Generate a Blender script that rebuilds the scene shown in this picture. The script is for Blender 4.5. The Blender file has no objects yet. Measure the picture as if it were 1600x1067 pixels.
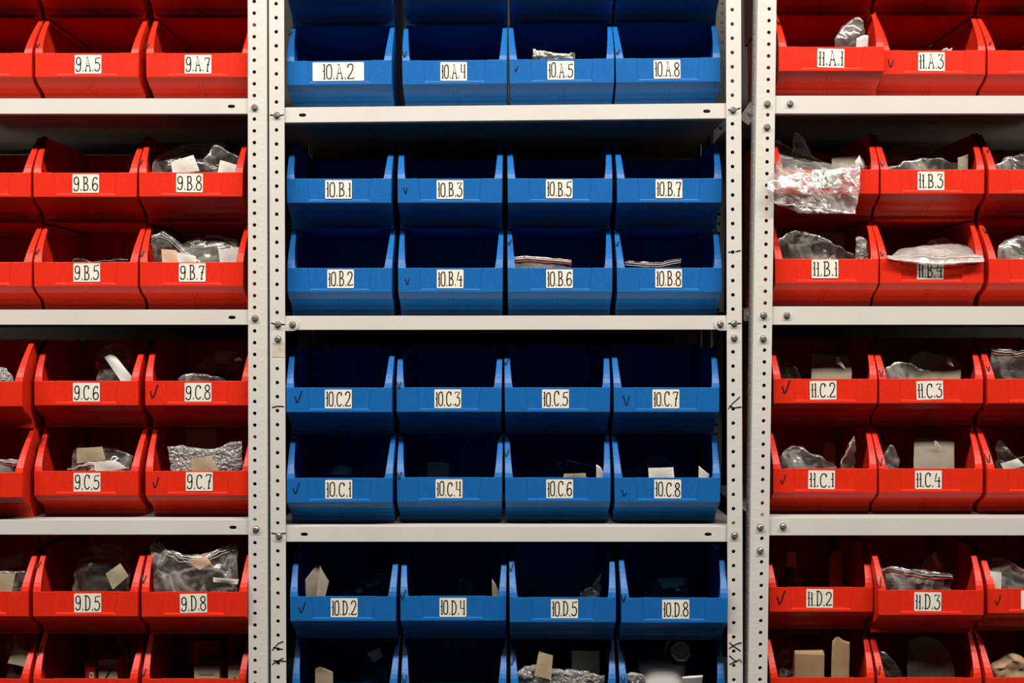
import bpy, bmesh, math, random
from mathutils import Vector, noise
random.seed(4)
S = bpy.context.scene
C = S.collection

# ------------------------------------------------------------------ camera, world, light, exposure
CAMZ = 1.4
DIST = 1.8            # camera to the plane of the bin fronts (y = 0)
FPX = 2000.0          # focal length in pixels of the 1600 px wide frame
cam_d = bpy.data.cameras.new('camera'); cam_d.lens = 45.0; cam_d.sensor_width = 36.0
cam = bpy.data.objects.new('camera', cam_d); C.objects.link(cam)
cam.location = (0, -DIST, CAMZ); cam.rotation_euler = (math.pi/2, 0, 0)
S.camera = cam

w = bpy.data.worlds.new('world'); S.world = w; w.use_nodes = True
w.node_tree.nodes['Background'].inputs[0].default_value = (1.0, 0.95, 0.88, 1)
w.node_tree.nodes['Background'].inputs[1].default_value = 0.004

def area(name, loc, target, sx, sy, power, col):
    d = bpy.data.lights.new(name, 'AREA'); d.shape = 'RECTANGLE'; d.size = sx; d.size_y = sy
    d.energy = power; d.color = col
    o = bpy.data.objects.new(name, d); C.objects.link(o); o.location = loc
    o.rotation_euler = (Vector(target)-Vector(loc)).to_track_quat('-Z', 'Y').to_euler()
    return o
area('aisle_ceiling_tube', (0, -1.28, 3.10), (0, 0.0, 1.35), 5.0, 0.16, 134, (1.0, 0.925, 0.845))
S.cycles.diffuse_bounces = 1

S.view_settings.view_transform = 'Standard'; S.view_settings.look = 'None'
S.view_settings.gamma = 1.0; S.view_settings.use_curve_mapping = False
S.view_settings.exposure = 0.0

# ------------------------------------------------------------------ pixel -> place (a point of the plane at depth y)
def P(px, py, y=0.0):
    d = DIST + y
    return Vector(((px-800)/FPX*d, y, CAMZ-(py-533.5)/FPX*d))

# ------------------------------------------------------------------ materials
def nodes(m):
    m.use_nodes = True
    return m.node_tree, m.node_tree.nodes['Principled BSDF']
def simple(name, col, rough=0.5, metal=0.0, spec=0.5, bump=0.0, bscale=300.0, var=0.0, vscale=20.0):
    m = bpy.data.materials.new(name); t, b = nodes(m)
    b.inputs['Base Color'].default_value = (*col, 1); b.inputs['Roughness'].default_value = rough
    b.inputs['Metallic'].default_value = metal; b.inputs['Specular IOR Level'].default_value = spec
    tc = t.nodes.new('ShaderNodeTexCoord')
    if bump:
        n = t.nodes.new('ShaderNodeTexNoise'); n.inputs['Scale'].default_value = bscale; n.inputs['Detail'].default_value = 2
        bp = t.nodes.new('ShaderNodeBump'); bp.inputs['Strength'].default_value = bump; bp.inputs['Distance'].default_value = 0.002
        t.links.new(tc.outputs['Object'], n.inputs['Vector']); t.links.new(n.outputs['Fac'], bp.inputs['Height'])
        t.links.new(bp.outputs['Normal'], b.inputs['Normal'])
    if var:
        n = t.nodes.new('ShaderNodeTexNoise'); n.inputs['Scale'].default_value = vscale; n.inputs['Detail'].default_value = 5
        r = t.nodes.new('ShaderNodeValToRGB')
        r.color_ramp.elements[0].position = 0.32; r.color_ramp.elements[1].position = 0.6
        r.color_ramp.elements[0].color = (*[c*(1-var) for c in col], 1); r.color_ramp.elements[1].color = (*col, 1)
        t.links.new(tc.outputs['Object'], n.inputs['Vector']); t.links.new(n.outputs['Fac'], r.inputs['Fac'])
        t.links.new(r.outputs['Color'], b.inputs['Base Color'])
    return m

def printed(name, col, ink, scale=1.0):
    """paper with rows of small print"""
    m = bpy.data.materials.new(name); t, b = nodes(m)
    tc = t.nodes.new('ShaderNodeTexCoord'); mp = t.nodes.new('ShaderNodeMapping')
    br = t.nodes.new('ShaderNodeTexBrick')
    br.inputs['Scale'].default_value = 1.0; br.inputs['Mortar Size'].default_value = 0.25
    br.inputs['Mortar Smooth'].default_value = 0.0; br.inputs['Brick Width'].default_value = 2.2; br.inputs['Row Height'].default_value = 0.62
    br.inputs['Color1'].default_value = (0, 0, 0, 1); br.inputs['Color2'].default_value = (0.9, 0.9, 0.9, 1); br.inputs['Mortar'].default_value = (1, 1, 1, 1)
    n = t.nodes.new('ShaderNodeTexNoise'); n.inputs['Scale'].default_value = 2.3
    mx = t.nodes.new('ShaderNodeMath'); mx.operation = 'MAXIMUM'
    cr = t.nodes.new('ShaderNodeMath'); cr.operation = 'GREATER_THAN'; cr.inputs[1].default_value = 0.52
    mix = t.nodes.new('ShaderNodeMix'); mix.data_type = 'RGBA'
    mp.inputs['Scale'].default_value = (9*scale, 9*scale, 9*scale)
    t.links.new(tc.outputs['UV'], mp.inputs['Vector'])
    t.links.new(mp.outputs['Vector'], br.inputs['Vector']); t.links.new(mp.outputs['Vector'], n.inputs['Vector'])
    t.links.new(n.outputs['Fac'], cr.inputs[0])
    t.links.new(br.outputs['Color'], mx.inputs[0]); t.links.new(cr.outputs[0], mx.inputs[1])
    t.links.new(mx.outputs[0], mix.inputs[0])
    mix.inputs[6].default_value = (*ink, 1); mix.inputs[7].default_value = (*col, 1)
    t.links.new(mix.outputs[2], b.inputs['Base Color']); b.inputs['Roughness'].default_value = 0.6
    return m

def film(name, tint, milk, gloss_rough, base=0.10, edge=0.5, bump=0.6, bscale=60.0, crease=38.0, line=0.35, patch=0.3):
    """thin clear plastic film: mostly see-through, glossy creases"""
    m = bpy.data.materials.new(name); m.use_nodes = True; t = m.node_tree
    b = t.nodes['Principled BSDF']; out = t.nodes['Material Output']
    b.inputs['Base Color'].default_value = (*tint, 1); b.inputs['Roughness'].default_value = gloss_rough
    b.inputs['Specular IOR Level'].default_value = 1.0
    tr = t.nodes.new('ShaderNodeBsdfTransparent'); tr.inputs[0].default_value = (0.93, 0.93, 0.91, 1)
    gl = t.nodes.new('ShaderNodeBsdfGlossy'); gl.inputs['Roughness'].default_value = gloss_rough
    tc = t.nodes.new('ShaderNodeTexCoord'); n = t.nodes.new('ShaderNodeTexNoise')
    n.inputs['Scale'].default_value = bscale; n.inputs['Detail'].default_value = 4; n.inputs['Distortion'].default_value = 1.2
    bp = t.nodes.new('ShaderNodeBump'); bp.inputs['Strength'].default_value = bump; bp.inputs['Distance'].default_value = 0.010
    t.links.new(tc.outputs['Object'], n.inputs['Vector']); t.links.new(n.outputs['Fac'], bp.inputs['Height'])
    for s in (b, gl): t.links.new(bp.outputs['Normal'], s.inputs['Normal'])
    lw = t.nodes.new('ShaderNodeLayerWeight'); lw.inputs['Blend'].default_value = 0.25
    t.links.new(bp.outputs['Normal'], lw.inputs['Normal'])
    vo = t.nodes.new('ShaderNodeTexVoronoi'); vo.feature = 'DISTANCE_TO_EDGE'; vo.inputs['Scale'].default_value = crease
    wv = t.nodes.new('ShaderNodeVectorMath'); wv.operation = 'MULTIPLY_ADD'; wv.inputs[1].default_value = (0.045, 0.045, 0.045)
    t.links.new(n.outputs['Color'], wv.inputs[0]); t.links.new(tc.outputs['Object'], wv.inputs[2]); mpv = t.nodes.new('ShaderNodeMapping'); mpv.inputs['Rotation'].default_value = (0, 0.6, 0); mpv.inputs['Scale'].default_value = (0.42, 0.8, 1.25)
    t.links.new(wv.outputs[0], mpv.inputs['Vector']); t.links.new(mpv.outputs['Vector'], vo.inputs['Vector'])
    cr = t.nodes.new('ShaderNodeMapRange'); cr.inputs['From Min'].default_value = 0.10; cr.inputs['From Max'].default_value = 0.0
    cr.inputs['To Min'].default_value = 0.0; cr.inputs['To Max'].default_value = line
    t.links.new(vo.outputs['Distance'], cr.inputs['Value'])
    pt_ = t.nodes.new('ShaderNodeMapRange'); pt_.inputs['From Min'].default_value = 0.46; pt_.inputs['From Max'].default_value = 0.70
    pt_.inputs['To Min'].default_value = base; pt_.inputs['To Max'].default_value = base+patch
    t.links.new(n.outputs['Fac'], pt_.inputs['Value'])
    ad = t.nodes.new('ShaderNodeMath'); ad.operation = 'ADD'
    t.links.new(cr.outputs[0], ad.inputs[0]); t.links.new(pt_.outputs[0], ad.inputs[1])
    ma = t.nodes.new('ShaderNodeMath'); ma.operation = 'MULTIPLY_ADD'; ma.use_clamp = True
    ma.inputs[1].default_value = edge
    t.links.new(lw.outputs['Facing'], ma.inputs[0]); t.links.new(ad.outputs[0], ma.inputs[2])
    m1 = t.nodes.new('ShaderNodeMixShader'); m1.inputs[0].default_value = milk
    t.links.new(gl.outputs[0], m1.inputs[1]); t.links.new(b.outputs[0], m1.inputs[2])
    m2 = t.nodes.new('ShaderNodeMixShader')
    t.links.new(ma.outputs[0], m2.inputs[0]); t.links.new(tr.outputs[0], m2.inputs[1]); t.links.new(m1.outputs[0], m2.inputs[2])
    t.links.new(m2.outputs[0], out.inputs['Surface'])
    return m

M = {
 'red': simple('red_polypropylene', (0.80, 0.029, 0.010), 0.34, spec=0.28, bump=0.14, bscale=420, var=0.14, vscale=300),
 'blue': simple('blue_polypropylene', (0.010, 0.140, 0.450), 0.34, spec=0.30, bump=0.14, bscale=420, var=0.14, vscale=300),
 'paint': simple('grey_powder_coat', (0.68, 0.655, 0.615), 0.42, spec=0.4, bump=0.02, bscale=500, var=0.05, vscale=9),
 'zinc': simple('zinc_plated_steel', (0.62, 0.60, 0.54), 0.32, metal=0.85),
 'sticker': simple('off_white_sticker', (0.86, 0.82, 0.72), 0.6, var=0.03, vscale=60),
 'ink': simple('black_marker_ink', (0.012, 0.011, 0.010), 0.5, spec=0.2),
 'paper': printed('printed_label_paper', (0.80, 0.77, 0.70), (0.22, 0.21, 0.20)),
 'paper_plain': simple('plain_white_paper', (0.82, 0.80, 0.76), 0.7),
 'paper_orange': printed('orange_and_white_paper', (0.78, 0.50, 0.36), (0.45, 0.10, 0.06), 0.8),
 'paper_tan': printed('tan_printed_card', (0.46, 0.37, 0.24), (0.12, 0.09, 0.06)),
 'envelope': simple('grey_beige_envelope', (0.40, 0.355, 0.265), 0.8, var=0.15, vscale=30),
 'kraft': simple('kraft_cardboard', (0.47, 0.31, 0.17), 0.8, var=0.12, vscale=40),
 'white_card': simple('off_white_carton', (0.66, 0.61, 0.47), 0.7, var=0.05, vscale=30),
 'red_card': simple('red_printed_carton', (0.42, 0.012, 0.015), 0.5),
 'foam': simple('grey_green_foam', (0.36, 0.38, 0.31), 0.95, bump=0.6, bscale=500, var=0.3, vscale=350),
 'dark_parts': simple('dark_grey_parts', (0.05, 0.045, 0.04), 0.5, var=0.5, vscale=80),
 'grey_parts': simple('grey_wrapped_parts', (0.27, 0.25, 0.20), 0.6, var=0.6, vscale=60),
 'brown_parts': simple('brown_wrapped_parts', (0.26, 0.16, 0.10), 0.6, var=0.6, vscale=60),
 'white_plastic': simple('white_moulded_plastic', (0.80, 0.77, 0.74), 0.4),
 'black_plastic': simple('black_rubber_ring', (0.012, 0.012, 0.012), 0.5),
 'cap': simple('grey_green_knob_plastic', (0.50, 0.54, 0.45), 0.6, bump=0.2, bscale=120),
 'tube_green': simple('yellow_green_hose', (0.42, 0.48, 0.04), 0.4),
 'zip_red': simple('red_zip_line', (0.65, 0.06, 0.03), 0.4),
 'zip_white': simple('white_zip_rib', (0.55, 0.53, 0.50), 0.3),
 'cord': simple('tan_string', (0.42, 0.36, 0.20), 0.8),
 'film': film('clear_plastic_film', (0.80, 0.79, 0.70), 0.5, 0.16, 0.05, 0.32, 0.40, 22, 30, 0.26, 0.22),
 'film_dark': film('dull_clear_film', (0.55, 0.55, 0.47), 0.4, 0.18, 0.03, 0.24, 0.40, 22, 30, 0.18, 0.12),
 'film_milky': film('milky_plastic_film', (0.90, 0.80, 0.76), 0.75, 0.2, 0.36, 0.3, 0.30, 30, 26, 0.2, 0.2),
 'bubble': film('bubble_wrap_film', (0.90, 0.87, 0.82), 0.7, 0.16, 0.36, 0.4, 1.0, 130, 110, 0.35, 0.3),
 'crinkle': film('crinkled_shiny_film', (0.90, 0.86, 0.78), 0.6, 0.13, 0.06, 0.36, 0.50, 26, 30, 0.42, 0.38),
 'drape': film('glossy_clear_film', (0.98, 0.92, 0.88), 0.55, 0.14, 0.05, 0.22, 0.55, 30, 26, 0.50, 0.30),
 'foil': simple('silver_foil_film', (0.62, 0.60, 0.52), 0.22, metal=0.8, bump=0.9, bscale=260),
 'wall': simple('dark_back_wall', (0.035, 0.032, 0.028), 0.9),
 'floor': simple('low_bounce_dark_floor', (0.03, 0.029, 0.028), 0.8, var=0.2, vscale=3),  # unseen floor, coloured near black to cut bounce light under the bins
 'tape': simple('aged_masking_tape', (0.62, 0.57, 0.46), 0.6, var=0.2, vscale=120),
}

# ------------------------------------------------------------------ object helpers
def link(name, me, mat=None, parent=None, loc=(0, 0, 0)):
    o = bpy.data.objects.new(name, me); C.objects.link(o); o.location = loc
    if mat is not None and me is not None and not me.materials: me.materials.append(mat)
    if parent is not None: o.parent = parent
    return o
def empty(name, loc):
    o = bpy.data.objects.new(name, None); C.objects.link(o); o.location = loc
    o.empty_display_size = 0.02
    return o
def tag(o, label, cat, group=None):
    o['label'] = label; o['category'] = cat
    if group: o['group'] = group
    return o
class MB:
    def __init__(s): s.v = []; s.f = []
    def add(s, vs, fs):
        k = len(s.v); s.v += [tuple(v) for v in vs]; s.f += [tuple(i+k for i in f) for f in fs]
    def box(s, a, b):
        x0, y0, z0 = a; x1, y1, z1 = b
        s.add([(x0,y0,z0),(x1,y0,z0),(x1,y1,z0),(x0,y1,z0),(x0,y0,z1),(x1,y0,z1),(x1,y1,z1),(x0,y1,z1)],
              [(0,3,2,1),(4,5,6,7),(0,1,5,4),(1,2,6,5),(2,3,7,6),(3,0,4,7)])
    def cyl(s, c, axis, r0, r1, h, n=16, rot=0.0):
        c = Vector(c); a = Vector(axis).normalized()
        u = a.orthogonal().normalized(); w_ = a.cross(u)
        vs = [c+(u*math.cos(rot+2*math.pi*i/n)+w_*math.sin(rot+2*math.pi*i/n))*r0 for i in range(n)]
        vs += [c+a*h+(u*math.cos(rot+2*math.pi*i/n)+w_*math.sin(rot+2*math.pi*i/n))*r1 for i in range(n)]
        s.add(vs, [(i, (i+1) % n, n+(i+1) % n, n+i) for i in range(n)]+[tuple(range(n-1, -1, -1)), tuple(range(n, 2*n))])
    def tube(s, pts, r, n=8):
        pts = [Vector(p) for p in pts]; ring = []
        for i, p in enumerate(pts):
            d = (pts[min(i+1, len(pts)-1)]-pts[max(i-1, 0)]).normalized()
            u = d.cross(Vector((0.13, 1, 0.21))).normalized(); w_ = d.cross(u)
            ring.append([p+(u*math.cos(2*math.pi*k/n)+w_*math.sin(2*math.pi*k/n))*r for k in range(n)])
        vs = [v for rr in ring for v in rr]
        fs = [(i*n+k, i*n+(k+1) % n, (i+1)*n+(k+1) % n, (i+1)*n+k) for i in range(len(pts)-1) for k in range(n)]
        fs += [tuple(range(n-1, -1, -1)), tuple((len(pts)-1)*n+k for k in range(n))]
        s.add(vs, fs)
    def mesh(s, name, merge=0.0, smooth=False):
        me = bpy.data.meshes.new(name); me.from_pydata(s.v, [], s.f); me.update()
        bm = bmesh.new(); bm.from_mesh(me)
        if merge: bmesh.ops.remove_doubles(bm, verts=bm.verts, dist=merge)
        bmesh.ops.recalc_face_normals(bm, faces=bm.faces)
        bm.to_mesh(me); bm.free()
        if smooth: me.polygons.foreach_set('use_smooth', [True]*len(me.polygons))
        return me
    def build(s, name, mat, parent=None, loc=(0, 0, 0), merge=0.0, smooth=False):
        return link(name, s.mesh(name, merge, smooth), mat, parent, loc)

def baked(me, mods):
    """the mesh with solidify / bevel modifiers applied"""
    o = bpy.data.objects.new('tmp', me); C.objects.link(o)
    for typ, kw in mods:
        md = o.modifiers.new(typ, typ)
        for k, v in kw.items(): setattr(md, k, v)
    dg = bpy.context.evaluated_depsgraph_get()
    out = bpy.data.meshes.new_from_object(o.evaluated_get(dg))
    out.name = me.name
    bpy.data.objects.remove(o); return out

def smooth_line(pts, k=5):
    if len(pts) < 3: return list(pts)
    out = []
    for i in range(len(pts)-1):
        p0 = pts[max(i-1, 0)]; p1 = pts[i]; p2 = pts[i+1]; p3 = pts[min(i+2, len(pts)-1)]
        for j in range(k):
            t = j/k
            out.append(tuple(0.5*(2*b+(c-a)*t+(2*a-5*b+4*c-d)*t*t+(-a+3*b-3*c+d)*t**3) for a, b, c, d in zip(p0, p1, p2, p3)))
    out.append(tuple(pts[-1])); return out

# ------------------------------------------------------------------ hand-drawn lettering
G = {  # glyph: (width, [(curved?, points), ...]) in a cell one unit tall
 '0': (.44, [(1, [(.05,.5),(.06,.85),(.2,.99),(.34,.97),(.40,.75),(.41,.4),(.36,.06),(.2,.0),(.06,.12),(.05,.5)])]),
 '1': (.20, [(0, [(.13,0),(.13,1)]), (0, [(.05,0),(.2,0)]), (0, [(.05,.96),(.14,.99)]), (0, [(.02,.56),(.13,.5)])]),
 '2': (.52, [(1, [(.08,.78),(.06,.88),(.15,.98),(.30,1.0),(.43,.9),(.43,.68),(.30,.40),(.12,.16),(.04,.03)]), (0, [(.03,.02),(.5,.03),(.5,.12)]), (0, [(.05,.79),(.13,.82)])]),
 '3': (.50, [(0, [(.06,.88),(.07,.99),(.44,.99),(.22,.60)]), (1, [(.22,.60),(.40,.56),(.46,.35),(.40,.1),(.22,.0),(.08,.05),(.05,.14)]), (0, [(.03,.12),(.10,.16)])]),
 '4': (.54, [(0, [(.20,1),(.12,.66),(.05,.42),(.52,.42)]), (0, [(.40,.72),(.40,0)]), (0, [(.31,0),(.49,0)])]),
 '4b': (.52, [(0, [(.09,1),(.08,.45),(.44,.45)]), (0, [(.40,1),(.40,0)]), (0, [(.31,0),(.49,0)]), (0, [(.03,1),(.15,1)]), (0, [(.33,1),(.47,1)])]),
 '5': (.50, [(0, [(.46,.99),(.13,.97),(.10,.58)]), (1, [(.10,.58),(.28,.64),(.43,.52),(.46,.28),(.36,.05),(.18,.0),(.06,.08),(.05,.15)]), (0, [(.46,.99),(.48,1.05)])]),
 '6': (.50, [(1, [(.42,.84),(.40,.96),(.26,.99),(.12,.84),(.06,.5),(.07,.18),(.2,.01),(.36,.04),(.46,.22),(.43,.44),(.28,.54),(.12,.44),(.07,.3)])]),
 '7': (.50, [(0, [(.05,.84),(.06,.99),(.46,.99)]), (1, [(.46,.99),(.36,.66),(.28,.3),(.26,0)]), (0, [(.17,0),(.36,0)]), (0, [(.2,.5),(.42,.52)])]),
 '8': (.48, [(1, [(.25,.55),(.09,.68),(.08,.88),(.24,1.0),(.40,.9),(.40,.70),(.25,.55)]), (1, [(.25,.55),(.08,.42),(.04,.2),(.14,.02),(.32,.0),(.44,.14),(.42,.40),(.25,.55)])]),
 '9': (.50, [(1, [(.42,.66),(.34,.48),(.18,.46),(.08,.6),(.08,.86),(.22,.99),(.38,.93),(.43,.7),(.42,.3),(.36,.06),(.2,-.01),(.08,.04),(.05,.13)]), (0, [(.03,.13),(.1,.16)])]),
 'A': (.58, [(0, [(.10,0),(.28,1),(.50,0)]), (0, [(.17,.38),(.42,.38)]), (0, [(.02,0),(.19,0)]), (0, [(.40,0),(.58,0)]), (0, [(.18,.99),(.3,1)])]),
 'B': (.52, [(0, [(.12,0),(.12,1)]), (1, [(.12,1),(.30,1.0),(.39,.86),(.36,.62),(.2,.52)]), (1, [(.2,.52),(.38,.46),(.46,.26),(.38,.05),(.12,.0)]), (0, [(.04,0),(.2,0)]), (0, [(.03,1),(.16,1)])]),
 'C': (.54, [(1, [(.46,.78),(.42,.95),(.28,1.0),(.13,.88),(.07,.55),(.10,.18),(.22,.01),(.38,.02),(.48,.16)]), (0, [(.46,.98),(.47,.76),(.41,.80)])]),
 'D': (.56, [(0, [(.13,0),(.13,1)]), (1, [(.04,1),(.28,.98),(.44,.8),(.48,.5),(.42,.15),(.25,.01),(.04,0)])]),
 '.': (.16, [(0, [(.05,.03),(.12,.03)])]),
 ' ': (.25, []),
}
def strokes(mb, pts, wd, flat, curved):
    """one pen stroke as a flat ribbon; flat(x, z) gives the 3D point"""
    if curved: pts = smooth_line(pts, 5)
    L = []; R = []
    for i, p in enumerate(pts):
        a = pts[max(i-1, 0)]; b = pts[min(i+1, len(pts)-1)]
        dx, dz = b[0]-a[0], b[1]-a[1]; n = math.hypot(dx, dz) or 1
        ext = 0
        nx, nz = -dz/n*wd/2, dx/n*wd/2
        L.append(flat(p[0]+nx, p[1]+nz)); R.append(flat(p[0]-nx, p[1]-nz))
    k = len(L)
    mb.add(L+R, [(i, i+1, k+i+1, k+i) for i in range(k-1)])
def lettering(text, width, height, pen, flat, jitter=0.0):
    mb = MB(); rnd = random.Random(text)
    seq = []
    for ch in text:
        g = G['4b'] if ch == '4' and text[:4] in ('10.A', '10.C', '10.D') else G[ch]
        seq.append(g)
    gap = .05; tot = sum(g[0] for g in seq)+gap*(len(seq)-1)
    sx = min(width/tot, height*1.15); x = -tot*sx/2
    for g in seq:
        dz = rnd.uniform(-.03, .03)*height; sc = rnd.uniform(.95, 1.04)
        for curved, pts in g[1]:
            q = [(x+p[0]*sx, (p[1]*sc-.5)*height+dz) for p in pts]
            strokes(mb, q, pen*(1.0 if curved or abs(q[0][0]-q[-1][0]) < .2*height*.5 else .9) if len(g[1]) > 1 or curved else pen*1.7, flat, curved)
        x += (g[0]+gap)*sx
    return mb

# ------------------------------------------------------------------ the stacking bin
HB = 0.1256; LIPT = 0.0672; LIPB = 0.0330; BACK = 0.236; REC = 0.042
def flange_y(z):
    t = max(0.0, min(1.0, (z-LIPT)/(HB-0.003-LIPT)))
    return REC*(0.06*t+0.94*t**1.38)
def tub_mesh(name, W):
    hw = W/2
    X = lambda z: hw-0.0016*(1-z/HB)
    mb = MB()
    ztop = HB-0.003
    NZ = 9
    zs = [LIPT+(ztop-LIPT)*i/NZ for i in range(NZ+1)]
    front = [(flange_y(z), z) for z in zs]
    skirt = [(0.0, LIPB), (0.012, 0.0245), (0.027, 0.0185), (0.0355, 0.0135), (0.0400, 0.006), (0.0405, 0.0)]
    RIM = 0.0065
    for sg in (-1, 1):
        prof = [(0.0, LIPB), (0.0, LIPB+.0038), (0.0, LIPT)]+front[1:]+[(BACK, ztop), (BACK, 0.0)]+[p for p in reversed(skirt[1:])]
        mb.add([(sg*X(z), y, z) for y, z in prof], [tuple(range(len(prof)))])
        fw = [0.0112+(RIM-0.0112)*(i/NZ)**0.8 for i in range(NZ+1)]
        for i in range(NZ):
            (y0, z0), (y1, z1) = front[i], front[i+1]
            mb.add([(sg*X(z0), y0, z0), (sg*(X(z0)-fw[i]), y0, z0), (sg*(X(z1)-fw[i+1]), y1, z1), (sg*X(z1), y1, z1)], [(0, 1, 2, 3)])
        # rim along the top of the side wall
        mb.add([(sg*X(ztop), front[-1][0], ztop), (sg*(X(ztop)-RIM), front[-1][0], ztop), (sg*(X(ztop)-RIM), BACK-.004, ztop), (sg*(X(ztop)-RIM), BACK, ztop), (sg*X(ztop), BACK, ztop)], [(0, 1, 2, 3, 4)])
    # lip: columns -side, -flange, -recess, recess, flange, side ; recess is a trapezoid
    rt, rb, rd = 0.0452, 0.0420, 0.0022
    zb, zr, zt = LIPB, LIPB+.0038, LIPT
    f0 = 0.0112
    def cols(z, rec): return [-X(z), -(X(z)-f0), -rec, rec, X(z)-f0, X(z)]
    A = [(x, 0, zb) for x in cols(zb, rb)]; B = [(x, 0, zr) for x in cols(zr, rb)]; T = [(x, 0, zt) for x in cols(zt, rt)]
    for i in range(5):
        mb.add([A[i], A[i+1], B[i+1], B[i]], [(0, 1, 2, 3)])
        if i != 2: mb.add([B[i], B[i+1], T[i+1], T[i]], [(0, 1, 2, 3)])
    r = [(-rb+.0008, rd, zr+.0008), (rb-.0008, rd, zr+.0008), (rt-.0008, rd, zt), (-rt+.0008, rd, zt)]
    mb.add(r, [(0, 1, 2, 3)])
    mb.add([B[2], B[3], r[1], r[0]], [(0, 1, 2, 3)])
    mb.add([B[2], r[0], r[3], T[2]], [(0, 1, 2, 3)]); mb.add([B[3], T[3], r[2], r[1]], [(0, 1, 2, 3)])
    # skirt, base, back
    for (y0, z0), (y1, z1) in zip(skirt[:-1], skirt[1:]):
        a, b = cols(z0, rb), cols(z1, rb)
        for i in range(5):
            mb.add([(a[i], y0, z0), (a[i+1], y0, z0), (b[i+1], y1, z1), (b[i], y1, z1)], [(0, 1, 2, 3)])
    b = cols(0, rb); y1 = skirt[-1][0]
    for i in range(5):
        mb.add([(b[i], y1, 0), (b[i+1], y1, 0), (b[i+1], BACK, 0), (b[i], BACK, 0)], [(0, 1, 2, 3)])
    bx = [-X(ztop), -(X(ztop)-RIM), X(ztop)-RIM, X(ztop)]
    mb.add([(v, BACK, 0) for v in b]+[(v, BACK, ztop) for v in reversed(bx)], [tuple(range(10))])
    me = mb.mesh(name, merge=1e-5)
    bm = bmesh.new(); bm.from_mesh(me)
    base = [f for f in bm.faces if all(abs(v.co.z) < 1e-6 for v in f.verts)]
    if base[0].normal.z > 0: bmesh.ops.reverse_faces(bm, faces=bm.faces)
    bm.to_mesh(me); bm.free()
    me = baked(me, [('SOLIDIFY', dict(thickness=0.0022, offset=-1.0)), ('BEVEL', dict(width=0.0007, segments=2, limit_method='ANGLE', angle_limit=math.radians(38)))])
    # small extras: stacking nubs on the rim, moulding seam of the skirt, ribs of the back wall
    bm = bmesh.new(); bm.from_mesh(me)
    ex = MB()
    for sg in (-1, 1):
        xo = sg*(hw-.0002); xi = sg*(hw-.0018)
        ex.box((min(xo, xi), REC+.0015, ztop-.002), (max(xo, xi), REC+.012, HB-.0002))
        ex.box((min(xo, xi), BACK-.02, ztop-.002), (max(xo, xi), BACK-.004, HB-.0002))
    for x0 in (-.0036, .0028):
        for (ya, za), (yb, zb2) in zip(skirt[1:-1], skirt[2:]):
            ex.add([(x0, ya-.0007, za-.0004), (x0+.0009, ya-.0007, za-.0004), (x0+.0009, yb-.0007, zb2), (x0, yb-.0007, zb2),
                    (x0, ya+.001, za+.001), (x0+.0009, ya+.001, za+.001), (x0+.0009, yb+.001, zb2), (x0, yb+.001, zb2)],
                   [(0,1,2,3),(4,7,6,5),(0,4,5,1),(1,5,6,2),(2,6,7,3),(3,7,4,0)])
    ex.box((-hw+.003, BACK-.0022, ztop-.003), (hw-.003, BACK, HB-.0002))
    for x0 in (-.04, -.02, 0, .02, .04):
        ex.box((x0-.001, BACK-.0045, .004), (x0+.001, BACK-.002, ztop-.004))
    m2 = ex.mesh('ex'); bm.from_mesh(m2); bm.to_mesh(me); bm.free()
    return me
TUB = {'red': tub_mesh('tub', 0.1475), 'blue': tub_mesh('tub', 0.1490)}
for k in TUB: TUB[k].materials.append(M[k])
STK = {}
def sticker_mesh(wd):
    if wd not in STK:
        mb = MB(); h = .0262; r = .0012; pts = []
        for cx, cz, a0 in ((wd/2-r, h/2-r, 0), (-wd/2+r, h/2-r, 90), (-wd/2+r, -h/2+r, 180), (wd/2-r, -h/2+r, 270)):
            for k in range(4):
                a = math.radians(a0+30*k); pts.append((cx+r*math.cos(a), cz+r*math.sin(a)))
        n = len(pts)
        mb.add([(x, 0, z) for x, z in pts]+[(x, -.0004, z) for x, z in pts], [tuple(range(n)), tuple(range(n, 2*n))]+[(i, (i+1) % n, n+(i+1) % n, n+i) for i in range(n)])
        STK[wd] = mb.mesh('sticker')
    return STK[wd]

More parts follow.
